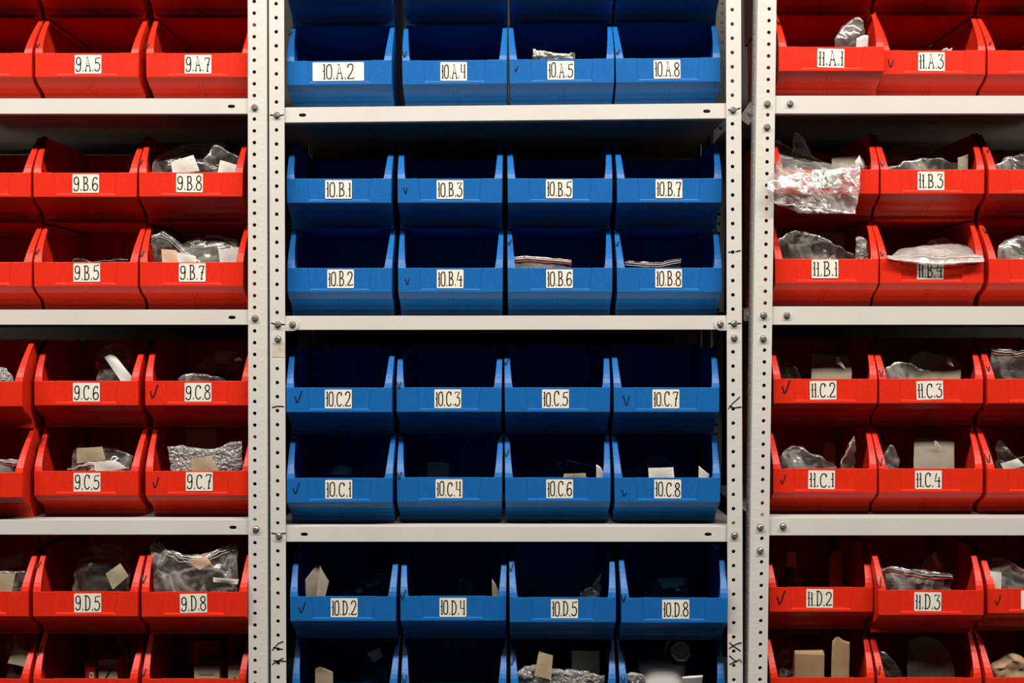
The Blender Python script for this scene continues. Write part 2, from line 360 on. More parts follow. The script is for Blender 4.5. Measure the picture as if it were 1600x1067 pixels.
BINS = {}   # code -> (root, x, y, z, half width)
def bin_(code, colr, px, fwd, zbase, text=None, sticker=None, tilt=0.0, label=None, group=None, tick=None, roll=0.0, wide=False):
    x = P(px, 0, -fwd).x
    root = empty('storage_bin', (x, -fwd, zbase)); root.rotation_euler = (0, roll, 0)
    link('tub', TUB[colr], None, root)
    BINS[code] = (root, x, -fwd, zbase)
    if text:
        sx, sy = sticker; rr = tilt                # sticker centre in the photo, and its tilt
        q = P(sx, sy, -fwd)
        st = link('sticker', sticker_mesh(.072 if wide else .0376), M['sticker'], root, (q.x-x, .0015, max(q.z-zbase, LIPB+.0052+.0131)))
        st.rotation_euler = (0, rr, 0)
        mb = lettering(text, .044 if wide else .0345, .0192 if not wide else .0205, .0016, lambda a, b: (a, -.0006, b))
        if code == '10.C.8':                       # the eight is a little snowman: eyes, smile, buttons
            for a, b in ((.0115, .0068), (.0142, .0068), (.0125, -.0035), (.0129, -.0065)):
                mb.add([(a-.0005, -.0006, b-.0005), (a+.0005, -.0006, b-.0005), (a+.0005, -.0006, b+.0005), (a-.0005, -.0006, b+.0005)], [(0, 1, 2, 3)])
            strokes(mb, [(.0108, .0048), (.0128, .0038), (.0148, .0048)], .0006, lambda a, b: (a, -.0006, b), 1)
        mb.build('lettering', M['ink'], st)
    for tk in (tick or []):
        tx, ty, size, kind = tk
        z = P(tx, ty, -fwd).z-zbase
        onfl = z > LIPT+.0005
        yl = 0.0
        if onfl:
            for _ in range(4):
                yl = flange_y(P(tx, ty, -fwd+yl).z-zbase)
        q = P(tx, ty, -fwd+yl); cx, cz = q.x-x, q.z-zbase
        s = size*.0009
        shape = {'v': [(-.42, .55), (-.05, -.5), (.10, -.45), (.40, .5)], 'c': [(-.32, .12), (-.12, -.45), (.02, -.35), (.42, .62)], 'L': [(-.45, .5), (-.1, -.5), (.12, -.42), (.42, .05)]}[kind]
        def flat(a, b): return (a, (flange_y(b) if onfl else 0.0)-.0010-(0.0006 if onfl else -.0006), b)
        mb = MB(); strokes(mb, [(cx+a*s*.8, cz+b*s) for a, b in shape], max(.0015, s*.11), flat, 0)
        mb.build('check_mark', M['ink'], root)
    ROW = {'T': 'topmost row', 'A': 'row on the top shelf', 'Bu': 'upper row of second shelf', 'Bl': 'lower row of second shelf', 'Cu': 'upper row of third shelf',
           'Cl': 'lower row of third shelf', 'Du': 'upper row of fourth shelf', 'Dl': 'lowest row'}
    rk = 'left' if x < -.34 else 'middle' if x < .34 else 'right'
    zz = {'left': ZL, 'right': ZR, 'middle': {k: v[0] for k, v in ZM.items()}}[rk]
    rw = [k for k in 'DCBA' if zbase > zz[k]-.03][-1]; up = zbase > zz[rw]+.08
    rw = 'T' if rw == 'A' and up else rw if rw == 'A' else rw+('u' if up else 'l')
    if rk == 'left': pos = 'leftmost' if px < 40 else 'second' if px < 220 else 'rightmost'
    elif rk == 'middle': pos = ('first', 'second', 'third', 'fourth')[0 if px < 620 else 1 if px < 790 else 2 if px < 960 else 3]
    else: pos = 'leftmost' if px < 1380 else 'second' if px < 1545 else 'rightmost'
    what = f'stickered {text}' if text and code[0] in '19' else 'with no sticker in view' if not text else 'with cropped sticker'
    tag(root, f'{colr} bin {what}, {rk} rack, {pos} in {ROW[rw]}', 'storage bin', group)
    return root

# ------------------------------------------------------------------ perforated posts, shelves, bolts
YF = -0.0185        # front face of the posts
def ring_cell(mb, x0, x1, z0, z1, cx, cz, rx, rz, n=16, m=None):
    """a rectangle with a round (or oblong) hole; m maps (a, z) to 3D"""
    q = n//4; outer = []
    cs = [(x1, z0), (x1, z1), (x0, z1), (x0, z0)]
    for k in range(4):
        a, b = cs[k-1], cs[k]
        for j in range(q): outer.append((a[0]+(b[0]-a[0])*j/q, a[1]+(b[1]-a[1])*j/q))
    inner = []
    for (x, z) in outer:
        a = math.atan2((z-(z0+z1)/2)/(z1-z0), (x-(x0+x1)/2)/(x1-x0))
        c, s_ = math.cos(a), math.sin(a)
        if rx > rz*1.3: c = math.copysign(abs(c)**.6, c)
        inner.append((cx+rx*c, cz+rz*s_))
    mb.add([m(*p) for p in outer]+[m(*p) for p in inner], [(i, (i+1) % n, n+(i+1) % n, n+i) for i in range(n)])
POSTH = 2.2; FLOOR = 0.55
def post(rack, px_mid, wpx, hole_px, pitch, hz, side, lean, yfront=YF, back=False):
    """px_mid: outer edge in the photo at the height of the lens; side: +1 when the flange into depth is at the right edge"""
    D = DIST+YF                                   # rear posts stand straight behind the front ones
    xo = (px_mid-800)/FPX*D; wd = wpx/FPX*D; ho = hole_px/FPX*D
    th = lean; loc = (xo-math.sin(th)*CAMZ, yfront if not back else yfront, 0)
    mb = MB(); sg = -side                         # flange runs from the outer edge inward (sg along x)
    k0 = int((hz-FLOOR)/pitch); zst = hz-k0*pitch-pitch/2
    if zst < FLOOR+.002: zst += pitch
    n = int((POSTH-zst)/pitch)
    FL = .034
    ydir = 1 if not back else -1
    front = lambda a, z: (sg*a, 0, z)
    sidef = lambda a, z: (0, ydir*a, z)
    for f, wid, hc in ((front, wd, ho), (sidef, FL, .017)):
        mb.add([f(0, FLOOR), f(wid, FLOOR), f(wid, zst), f(wid*.75, zst), f(wid*.5, zst), f(wid*.25, zst), f(0, zst)], [tuple(range(7))])
        for k in range(n):
            z0 = zst+k*pitch
            ring_cell(mb, 0, wid, z0, z0+pitch, hc, z0+pitch/2, .0026, .0026, 16, f)
    me = mb.mesh('upright_post', merge=1e-5)
    me = baked(me, [('SOLIDIFY', dict(thickness=.0018, offset=0.0))])
    o = link('upright_post', me, M['paint'], rack, (loc[0]-rack.location.x, loc[1]-rack.location.y, -rack.location.z))
    o.rotation_euler = (0, th, 0)
    o['_o'] = 0.0; del o['_o']
    return o, loc, th
def on_post(pt, px, py, dy=0.0):
    o, loc, th = pt
    q = P(px, py, YF-.0011+dy)
    z = q.z/math.cos(th); return Vector((q.x-loc[0]-math.sin(th)*q.z, q.y-loc[1], z))
def bolt_mesh():
    mb = MB()
    mb.cyl((0, 0, 0), (0, -1, 0), .0048, .0048, .0008, 18)
    mb.cyl((0, -.0008, 0), (0, -1, 0), .0039, .0037, .0032, 6)
    mb.cyl((0, -.004, 0), (0, -1, 0), .0037, .0028, .0006, 6)
    me = mb.mesh('bolt'); me.materials.append(M['zinc']); return me
BOLT = bolt_mesh()
def bolts(pt, pts):
    for px, py in pts:
        b = link('bolt', BOLT, None, pt[0], on_post(pt, px, py)); b.rotation_euler = (0, random.uniform(0, 1), 0)
def marker(pt, lines, wd=.0014):
    for ln in lines:
        mb = MB(); strokes(mb, ln, wd*FPX/(DIST+YF), lambda a, b: on_post(pt, a, b, -.0004), 0)
        mb.build('marker_line', M['ink'], pt[0])

YS = -0.0165       # front face of the shelves
DEEP = 0.385
def shelf(rack, xl, xr, zl, zr, h, slots=(), h2=None):
    """folded sheet-steel shelf: top plate, front and rear lips with a return"""
    xm = (xl+xr)/2; zm = (zl+zr)/2; L = xr-xl
    mb = MB(); F = lambda a, z: (a, 0, z)
    xs = [-L/2]
    for s_ in sorted(slots): xs += [s_-xm-.012, s_-xm+.012]
    xs.append(L/2)
    for i in range(len(xs)-1):
        a, b = xs[i], xs[i+1]
        if i % 2 == 1:
            ring_cell(mb, a, b, -h, 0, (a+b)/2, -h*.52, .0050, .0023, 16, F)
        else:
            zz = [-h+h*k/4 for k in range(5)]
            mb.add([F(a, z) for z in zz]+[F(b, z) for z in reversed(zz)], [tuple(range(10))])
    cut = sorted(set(round(a+(b-a)*k/4, 7) for i, (a, b) in enumerate(zip(xs[:-1], xs[1:])) for k in (range(5) if i % 2 == 1 else (0, 4))))
    for a, b in zip(cut[:-1], cut[1:]):
        mb.add([(a, 0, 0), (b, 0, 0), (b, DEEP-YS, 0), (a, DEEP-YS, 0)], [(0, 1, 2, 3)])
        mb.add([(a, 0, -h), (b, 0, -h), (b, .012, -h), (a, .012, -h)], [(0, 1, 2, 3)])
        mb.add([(a, DEEP-YS, -h), (b, DEEP-YS, -h), (b, DEEP-YS, 0), (a, DEEP-YS, 0)], [(0, 1, 2, 3)])
        mb.add([(a, DEEP-YS, -h), (b, DEEP-YS, -h), (b, DEEP-YS-.012, -h), (a, DEEP-YS-.012, -h)], [(0, 1, 2, 3)])
    me = mb.mesh('shelf', merge=2e-6)
    bm = bmesh.new(); bm.from_mesh(me)
    tp = [f for f in bm.faces if all(abs(v.co.z) < 1e-6 for v in f.verts) and f.calc_area() > 1e-4]
    if tp[0].normal.z < 0: bmesh.ops.reverse_faces(bm, faces=bm.faces)
    bm.to_mesh(me); bm.free()
    me = baked(me, [('SOLIDIFY', dict(thickness=.0012, offset=-1.0)), ('BEVEL', dict(width=.0014, segments=3, limit_method='ANGLE', angle_limit=math.radians(60)))])
    o = link('shelf', me, M['paint'], rack, (xm-rack.location.x, YS-rack.location.y, zm-rack.location.z))
    o.rotation_euler = (0, -math.atan2(zr-zl, L), 0)
    o['_x'] = 0; del o['_x']
    return o, Vector((xm, YS, zm))
def shelf_bolt(sh, px, py):
    q = P(px, py, YS); b = link('bolt', BOLT, None, sh[0], q-sh[1]); b.rotation_euler = (0, .4, 0)

def structure(name, a, b, mat):
    mb = MB(); mb.box(a, b); o = mb.build(name, mat); o['kind'] = 'structure'; return o
structure('floor', (-3, -4, FLOOR-.05), (3, .75, FLOOR), M['floor'])
structure('wall_back', (-3, .70, FLOOR), (3, .75, 2.9), M['wall'])

def X18(px): return (px-800)/FPX*(DIST+YS)
def ZS(py): return CAMZ-(py-533.5)/FPX*(DIST+YS)
TOPZ = 2.06
# --- left rack
rackL = tag(empty('shelving_rack', (X18(120), .18, FLOOR)), 'pale grey perforated steel rack at the left holding red bins numbered 9', 'rack', 'steel shelving racks')
ZL = {'A': ZS(153.8), 'B': ZS(483.8), 'C': ZS(812), 'D': .8601}
pt = post(rackL, 417, 29, 19, .01637, P(0, 149.4, YF).z, +1, -.0013)
bolts(pt, [(398, 167.8), (398.6, 497), (400.2, 826)])
post(rackL, -316, 29, 19, .01637, P(0, 149.4, YF).z, -1, -.0013)
post(rackL, 417, 29, 19, .01637, 1.7, +1, -.0013, DEEP+.006, True)
post(rackL, -316, 29, 19, .01637, 1.7, -1, -.0013, DEEP+.006, True)
for k, hh, sl in (('A', .0214, 361.5), ('B', .0210, 362.5), ('C', .0208, 364), ('D', .021, 364)):
    shelf(rackL, X18(-314), X18(415), ZL[k], ZL[k], hh, (X18(sl),))
shelf(rackL, X18(-314), X18(415), TOPZ, TOPZ, .021)
# --- middle rack
rackM = tag(empty('shelving_rack', (X18(790), .18, FLOOR)), 'pale grey perforated steel rack in the middle holding blue bins', 'rack', 'steel shelving racks')
ZM = {'A': (ZS(168), ZS(161)), 'B': (1.4357, 1.4362), 'C': (ZS(822.4), ZS(822.4)), 'D': (.8521, .8521)}
pt = post(rackM, 422.6, 23, 10.6, .01952, P(0, 137.5, YF).z+0.0, -1, -.0031)
bolts(pt, [(432.6, 180), (434.3, 507), (434.5, 529.5), (436, 837)])
marker(pt, [[(421.8, 179), (430, 180.5)], [(437, 180.5), (443.5, 179)], [(423.5, 504), (430, 506.3)], [(438, 507), (445, 506.5)],
            [(425, 636.5), (433, 634.5), (444, 635)], [(424, 832.5), (432, 834), (447, 833)],
            [(425, 1016), (435, 1005), (443, 1002)], [(427, 1011), (434, 1013), (442, 1014.5)], [(425, 1038), (435, 1032), (443, 1028)], [(427, 1032), (447, 1033)]])
mb = MB(); q = on_post(pt, 426, 558); r_ = on_post(pt, 445, 536); mb.box((q.x, q.y-.0002, q.z), (r_.x, q.y+.0004, r_.z)); mb.build('tape_patch', M['tape'], pt[0])
pt = post(rackM, 1158.4, 22.8, 13.2, .01983, P(0, 126.7, YF).z, +1, -.0026)
bolts(pt, [(1145.3, 172), (1147.2, 505), (1147.3, 527.8), (1147.8, 836)])
marker(pt, [[(1137.5, 172), (1142, 170)], [(1149, 172), (1152, 170), (1157, 168.5)], [(1137.5, 394), (1143, 393.5)], [(1149, 393), (1157.5, 391)], [(1138, 505.3), (1158, 505)],
            [(1138, 639), (1144, 631), (1156, 620)], [(1139, 634), (1147, 637), (1159, 635.5)],
            [(1139.5, 1003.5), (1147, 1010), (1157.5, 1017)], [(1139.5, 1013), (1147, 1008), (1153, 1005), (1159, 1004)],
            [(1139.5, 1024), (1147, 1031), (1152, 1034)], [(1139.5, 1038), (1150, 1033), (1156, 1030), (1159, 1035)]])
post(rackM, 422.6, 23, 10.6, .01952, 1.7, -1, -.0031, DEEP+.006, True)
post(rackM, 1158.4, 22.8, 13.2, .01983, 1.7, +1, -.0026, DEEP+.006, True)
for k, hh, sl in (('A', .0212, (472.5, 1104.3)), ('C', .0214, (475.5, 1106.5)), ('D', .0214, (476, 1106))):
    shelf(rackM, X18(425), X18(1156.5), *ZM[k], hh, [X18(a) for a in sl])
sb = shelf(rackM, X18(425), X18(1156.5), *ZM['B'], .0196)
for px in (457.5, 1125.3):
    q = P(px, 506.7, YS)-sb[1]; mb = MB(); sgn = 1 if px < 800 else -1
    pts = [(-sgn*.020, .0088)]+[(sgn*.0088*math.sin(math.pi*i/10), .0088*math.cos(math.pi*i/10)) for i in range(11)]+[(-sgn*.020, -.0088)]
    n = len(pts)
    mb.add([(a, -.0002, b) for a, b in pts]+[(a, -.0016, b) for a, b in pts], [tuple(range(n)), tuple(range(n, 2*n))]+[(i, (i+1) % n, n+(i+1) % n, n+i) for i in range(n)])
    mb.build('corner_bracket', M['paint'], sb[0], q)
    b = link('bolt', BOLT, None, sb[0], q+Vector((0, -.0016, 0)))
shelf(rackM, X18(425), X18(1156.5), TOPZ, TOPZ, .021)
# --- right rack (it leans a little)
rackR = tag(empty('shelving_rack', (X18(1480), .18, FLOOR)), 'pale grey leaning perforated steel rack at the right holding red bins numbered 11', 'rack', 'steel shelving racks')
ZR = {'A': ZS(149.6), 'B': ZS(478.8), 'C': ZS(809), 'D': .8617}
pt = post(rackR, 1177.2, 28.6, 17.4, .01637, P(0, 215.8, YF).z, -1, .0137)
bolts(pt, [(1198.7, 162), (1198.4, 198.3), (1193.2, 492.3), (1192.6, 528.8), (1188, 823), (1187.8, 859.5)])
# cross tie to the neighbouring rack seen in the gap
for (x0, y0, x1, y1, yy) in ((1162, 190, 1180, 164, .016), (1162, 492, 1176, 492, .016)):
    a = P(x0, y0, yy); b = P(x1, y1, yy); d = (b-a).normalized(); n_ = Vector((-d.z, 0, d.x))*.0085
    o_, loc_, th_ = pt; mb = MB()
    def to(v): return (v.x-loc_[0]-math.sin(th_)*v.z, v.y-loc_[1], v.z)
    v8 = [to(c+Vector((0, t, 0))) for t in (0, .002) for c in (a-n_, b-n_, b+n_, a+n_)]
    mb.add(v8, [(0,1,2,3),(4,7,6,5),(0,4,5,1),(1,5,6,2),(2,6,7,3),(3,7,4,0)])
    tb = mb.build('tie_bracket', M['zinc'], pt[0])
    link('bolt', BOLT, None, pt[0], to(a.lerp(b, .55)))
post(rackR, 1920, 28.6, 17.4, .01637, P(0, 215.8, YF).z, +1, .0137)
post(rackR, 1177.2, 28.6, 17.4, .01637, 1.7, -1, .0137, DEEP+.006, True)
post(rackR, 1920, 28.6, 17.4, .01637, 1.7, +1, .0137, DEEP+.006, True)
for k, hh, xl, bp in (('A', .0248, 1188, (1234.5, 162)), ('B', .0255, 1184, (1229.4, 492.6)), ('C', .0245, 1180, (1223.5, 822)), ('D', .0245, 1177, None)):
    s_ = shelf(rackR, X18(xl), X18(1918), ZR[k], ZR[k], hh)
    if bp: shelf_bolt(s_, *bp)
shelf(rackR, X18(1194), X18(1918), TOPZ, TOPZ, .0248)

# ------------------------------------------------------------------ the bins
GL = 'red stacking bins on the left rack'; GM = 'blue stacking bins on the middle rack'; GR = 'red stacking bins on the right rack'
def zm(k, px):
    a, b = ZM[k]; return a+(b-a)*(px-445)/690.0+.0004
e = .0002
# left rack: (code, centre px, forward, z, sticker centre, sticker tilt, ticks)
LZ = {k: v+e for k, v in ZL.items()}
bin_('9.A.5', 'red', 135.6, 0, LZ['A'], '9.A.5', (137, 101), 0, group=GL, tick=[(59, 71, 8, 'v')])
bin_('9.A.7', 'red', 309.2, 0, LZ['A'], '9.A.7', (309, 100), 0, group=GL, tick=[(230.5, 72, 8, 'c')])
bin_('LA0', 'red', -31.5, 0, LZ['A'], label='red bin cut by the left edge of the photo beside the bin marked 9.A.5', group=GL)
for c_, px, l in (('LT0', -33, 'red bin at top left corner, stacked above the bin left of 9.A.5'), ('LT1', 134.5, 'red bin stacked directly above bin 9.A.5, only its sloped underside in view'), ('LT2', 308, 'red bin stacked directly above bin 9.A.7, only its sloped underside in view')):
    bin_(c_, 'red', px, 0, LZ['A']+HB+e, label=l, group=GL)
bin_('9.B.5', 'red', 134, 0, LZ['B'], '9.B.5', (135, 425.7), 0, group=GL, tick=[(58, 393, 9, 'v')])
bin_('9.B.7', 'red', 299.4, 0, LZ['B'], '9.B.7', (300, 425.5), 0, group=GL, tick=[(221.8, 396, 10, 'v')])
bin_('LB0', 'red', -31.8, 0, LZ['B'], label='lower red bin cut by the left edge, beside the bin marked 9.B.5', group=GL)
bin_('9.B.6', 'red', 133, 0, LZ['B']+HB+e, '9.B.6', (133.5, 286.5), 0, group=GL)
bin_('9.B.8', 'red', 298.2, .004, LZ['B']+HB+e, '9.B.8', (295.7, 285.6), .01, group=GL, tick=[(220, 253, 9, 'v')])
bin_('LB1', 'red', -33, 0, LZ['B']+HB+e, label='upper red bin cut by the left edge, beside the bin marked 9.B.6', group=GL)
bin_('9.C.5', 'red', 134.7, .012, LZ['C'], '9.C.5', (135.5, 753.6), 0, group=GL, tick=[(62, 692, 14, 'c')])
bin_('9.C.7', 'red', 308.7, .012, LZ['C'], '9.C.7', (311, 752.5), 0, group=GL, tick=[(243, 755, 16, 'c')])
bin_('LC0', 'red', -47.5, .035, LZ['C'], label='lower red bin pulled forward at the left edge, beside the bin marked 9.C.5', group=GL)
bin_('9.C.6', 'red', 134.7, .008, LZ['C']+HB+e, '9.C.6', (134.5, 615.7), 0, group=GL, tick=[(61.5, 554, 12, 'c')])
bin_('9.C.8', 'red', 308, .008, LZ['C']+HB+e, '9.C.8', (309, 615.3), 0, group=GL, tick=[(240, 613.5, 20, 'c')])
bin_('LC1', 'red', -47.5, .035, LZ['C']+HB+e, label='upper red bin pulled forward at the left edge, beside the bin marked 9.C.6', group=GL)
bin_('LD0', 'red', -37, .007, LZ['D'], label='red bin in the bottom left corner, stacked under the bin left of 9.D.5', group=GL)
bin_('LD1', 'red', 133, .007, LZ['D'], label='red bin stacked directly under bin 9.D.5, holding a red carton and white card', group=GL, tick=[(61, 1017, 13, 'c')])
bin_('LD2', 'red', 303, .007, LZ['D'], label='red bin stacked directly under bin 9.D.8, holding small cartons', group=GL, tick=[(224.5, 1050, 11, 'v')])
bin_('LD3', 'red', -38, .025, LZ['D']+HB+e, label='red bin at the left edge holding a long paper slip, beside bin 9.D.5', group=GL)
bin_('9.D.5', 'red', 133.4, .026, LZ['D']+HB+e, '9.D.5', (136.5, 946), -.01, group=GL, tick=[(60, 883, 9, 'c')])
bin_('9.D.8', 'red', 303.2, .028, LZ['D']+HB+e, '9.D.8', (302, 944), -.02, group=GL, tick=[(224.7, 904, 11, 'v')])
# middle rack
R_A = -.0098
bin_('10.A.2', 'blue', 530.8, .004, zm('A', 530), '10.A.2', (529, 111.6), 0, group=GM, tick=[(454.7, 52, 8, 'c')], roll=R_A, wide=True)
bin_('10.A.4', 'blue', 711, 0, zm('A', 711), '10.A.4', (709.3, 113.3), .01, group=GM, tick=[(632.8, 84, 10, 'v')], roll=R_A)
bin_('10.A.5', 'blue', 878.4, 0, zm('A', 878), '10.A.5', (876.7, 110.6), .005, group=GM, tick=[(807.3, 107.5, 9, 'c')], roll=R_A)
bin_('10.A.8', 'blue', 1044.6, 0, zm('A', 1043), '10.A.8', (1043, 109.7), -.005, group=GM, tick=[(965.7, 81, 9, 'c')], roll=R_A)
for c_, px, k in (('MT0', 530.8, '2'), ('MT1', 711, '4'), ('MT2', 878.4, '5'), ('MT3', 1044.6, '8')):
    bin_(c_, 'blue', px, 0, zm('A', px)+HB+e, label=f'blue bin stacked directly above bin 10.A.{k}, only its sloped underside in view', group=GM, roll=R_A)
for k, px, py, sx, sy, t in (('2', 530.7, 0, 532, 435.5, None), ('4', 703.8, 0, 703.3, 435.7, (636.3, 440, 9, 'v')), ('6', 875, 0, 874.2, 435.4, (796, 379, 9, 'c')), ('8', 1046, 0, 1044.8, 434.7, (964.8, 381, 8, 'c'))):
    bin_('10.B.'+k, 'blue', px, 0, zm('B', px), '10.B.'+k, (sx, sy), 0, group=GM, tick=[t] if t else None)
for k, px, py, sx, sy, t in (('1', 529.8, 0, 528.7, 295.8, None), ('3', 703, 0, 703, 296, (633.5, 298, 9, 'v')), ('5', 875, 0, 873.8, 295, (796, 240, 9, 'c')), ('7', 1046, 0, 1045.4, 294.8, (964.6, 237, 10, 'c'))):
    bin_('10.B.'+k, 'blue', px, 0, zm('B', px)+HB+e, '10.B.'+k, (sx, sy), 0, group=GM, tick=[t] if t else None)
for k, px, fw, sx, sy, t in (('1', 530.6, .018, 529, 766.5, (462.5, 764.5, 16, 'c')), ('4', 702.3, .010, 701.5, 764.8, (623.5, 742, 11, 'v')), ('6', 871.6, .012, 874.5, 764, (792, 708, 10, 'c')), ('8', 1042.8, .014, 1043.4, 765, (975.3, 770, 10, 'L'))):
    bin_('10.C.'+k, 'blue', px, fw, zm('C', px), '10.C.'+k, (sx, sy), 0, group=GM, tick=[t] if t else None)
for k, px, fw, sx, sy, t in (('2', 529.8, .018, 528.4, 625.4, (465.5, 622, 17, 'c')), ('3', 701.6, .010, 699.6, 624.6, (623, 601, 10, 'v')), ('5', 871, .012, 868, 624.3, (791, 566, 10, 'c')), ('7', 1041.6, .014, 1040.6, 624.5, (978.8, 626, 15, 'v'))):
    bin_('10.C.'+k, 'blue', px, fw, zm('C', px)+HB+e, '10.C.'+k, (sx, sy), 0, group=GM, tick=[t] if t else None)
for k, px, fw, sx, sy, t in (('2', 536, .020, 537.5, 953, (471.5, 950.5, 16, 'c')), ('4', 708.2, .018, 707.7, 954.7, (629.6, 929.5, 13, 'c')), ('5', 879.3, .027, 882, 954, (798.8, 886.5, 11, 'c')), ('8', 1054, .030, 1056, 958, (974, 935, 11, 'v'))):
    bin_('10.D.'+k, 'blue', px, fw, zm('D', px)+HB+e, '10.D.'+k, (sx, sy), 0, group=GM, tick=[t] if t else None)
for c_, px, l, t in (('MD0', 538.5, 'blue bin stacked directly under bin 10.D.2, holding tags on strings', None), ('MD1', 709, 'empty looking blue bin stacked directly under bin 10.D.4', (631.7, 1061, 12, 'v')),
                     ('MD2', 880, 'blue bin stacked directly under bin 10.D.5, holding bubble wrap', (800, 1033, 11, 'c')), ('MD3', 1050.5, 'blue bin stacked directly under bin 10.D.8, holding a white tank', (973.5, 1062, 10, 'v'))):
    bin_(c_, 'blue', px, .003, zm('D', px), label=l, group=GM, tick=[t] if t else None)
# right rack
RZ = {k: v+e for k, v in ZR.items()}
bin_('11.A.1', 'red', 1299.2, .022, RZ['A'], '11.A.1', (1298.4, 92), .02, group=GR, tick=[(1217, 36, 7, 'v')])
bin_('11.A.3', 'red', 1459.3, 0, RZ['A'], '11.A.3', (1455.8, 96), 0, group=GR, tick=[(1391.7, 99.5, 12, 'v')])
bin_('RA2', 'red', 1624.5, 0, RZ['A'], label='red bin cut by the right edge of the photo beside the bin marked 11.A.3', group=GR, tick=[(1546.3, 68, 6, 'c')])
for c_, px, l in (('RT0', 1291, 'red bin stacked directly above bin 11.A.1, only its sloped underside in view'), ('RT1', 1457, 'red bin stacked directly above bin 11.A.3, only its sloped underside in view'), ('RT2', 1623, 'red bin in the top right corner, stacked above the bin right of 11.A.3')):
    bin_(c_, 'red', px, 0, RZ['A']+HB+e, label=l, group=GR)
bin_('11.B.1', 'red', 1291.8, 0, RZ['B'], '11.B.1', (1289.3, 420), 0, group=GR)
bin_('11.B.4', 'red', 1456.2, 0, RZ['B'], '11.B.4', (1454, 422), 0, group=GR, tick=[(1378, 396, 7, 'L')])
bin_('RB2', 'red', 1626, 0, RZ['B'], label='lower red bin cut by the right edge, beside the bin marked 11.B.4', group=GR, tick=[(1538.5, 361, 8, 'v')])
bin_('11.B.2', 'red', 1292.5, 0, RZ['B']+HB+e, '11.B.2', (1290, 279), 0, label='red stacking bin half covered by a draped clear bag, above bin 11.B.1', group=GR)
bin_('11.B.3', 'red', 1457.2, 0, RZ['B']+HB+e, '11.B.3', (1455, 283), 0, group=GR, tick=[(1378.2, 256, 7, 'L')])
bin_('RB3', 'red', 1626, 0, RZ['B']+HB+e, label='upper red bin cut by the right edge, beside the bin marked 11.B.3', group=GR, tick=[(1542.5, 236, 7, 'c')])
bin_('11.C.1', 'red', 1289.3, .004, RZ['C'], '11.C.1', (1284, 750.5), .01, group=GR, tick=[(1223, 750, 14, 'c')])
bin_('11.C.4', 'red', 1454.7, .004, RZ['C'], '11.C.4', (1451, 751), 0, group=GR, tick=[(1375, 720.5, 11, 'v')])
bin_('RC2', 'red', 1623.8, .006, RZ['C'], label='lower red bin cut by the right edge, beside the bin marked 11.C.4', group=GR, tick=[(1543.5, 716, 12, 'v')])
bin_('11.C.2', 'red', 1289.7, .004, RZ['C']+HB+e, '11.C.2', (1286.5, 611), -.01, group=GR, tick=[(1227.5, 606, 20, 'c')])
bin_('11.C.3', 'red', 1455, .004, RZ['C']+HB+e, '11.C.3', (1453.2, 609.7), -.03, group=GR, tick=[(1376.7, 582.5, 9, 'v')])
bin_('RC3', 'red', 1624, .006, RZ['C']+HB+e, label='upper red bin cut by the right edge, beside the bin marked 11.C.3', group=GR, tick=[(1544, 575.5, 8, 'v')])
bin_('RD0', 'red', 1285, .007, RZ['D'], label='red bin stacked directly under bin 11.D.2, holding a brown carton', group=GR)
bin_('RD1', 'red', 1452.5, .007, RZ['D'], label='red bin stacked directly under bin 11.D.3, holding a curved foam sheet', group=GR, tick=[(1372, 1046, 12, 'v')])
bin_('RD2', 'red', 1622, .007, RZ['D'], label='red bin in the bottom right corner, holding crumpled brown paper', group=GR)
bin_('11.D.2', 'red', 1283, .003, RZ['D']+HB+e, '11.D.2', (1281, 938.5), .01, group=GR, tick=[(1219.5, 935, 20, 'c')])
bin_('11.D.3', 'red', 1455, .025, RZ['D']+HB+e, '11.D.3', (1450, 943), .01, group=GR, tick=[(1373, 909.5, 15, 'v')])
bin_('RD3', 'red', 1624.5, .013, RZ['D']+HB+e, '11.D', (1617, 939), 0, label='red bin cut by the right edge beside the bin marked 11.D.3', group=GR, tick=[(1558.6, 939, 14, 'c')])
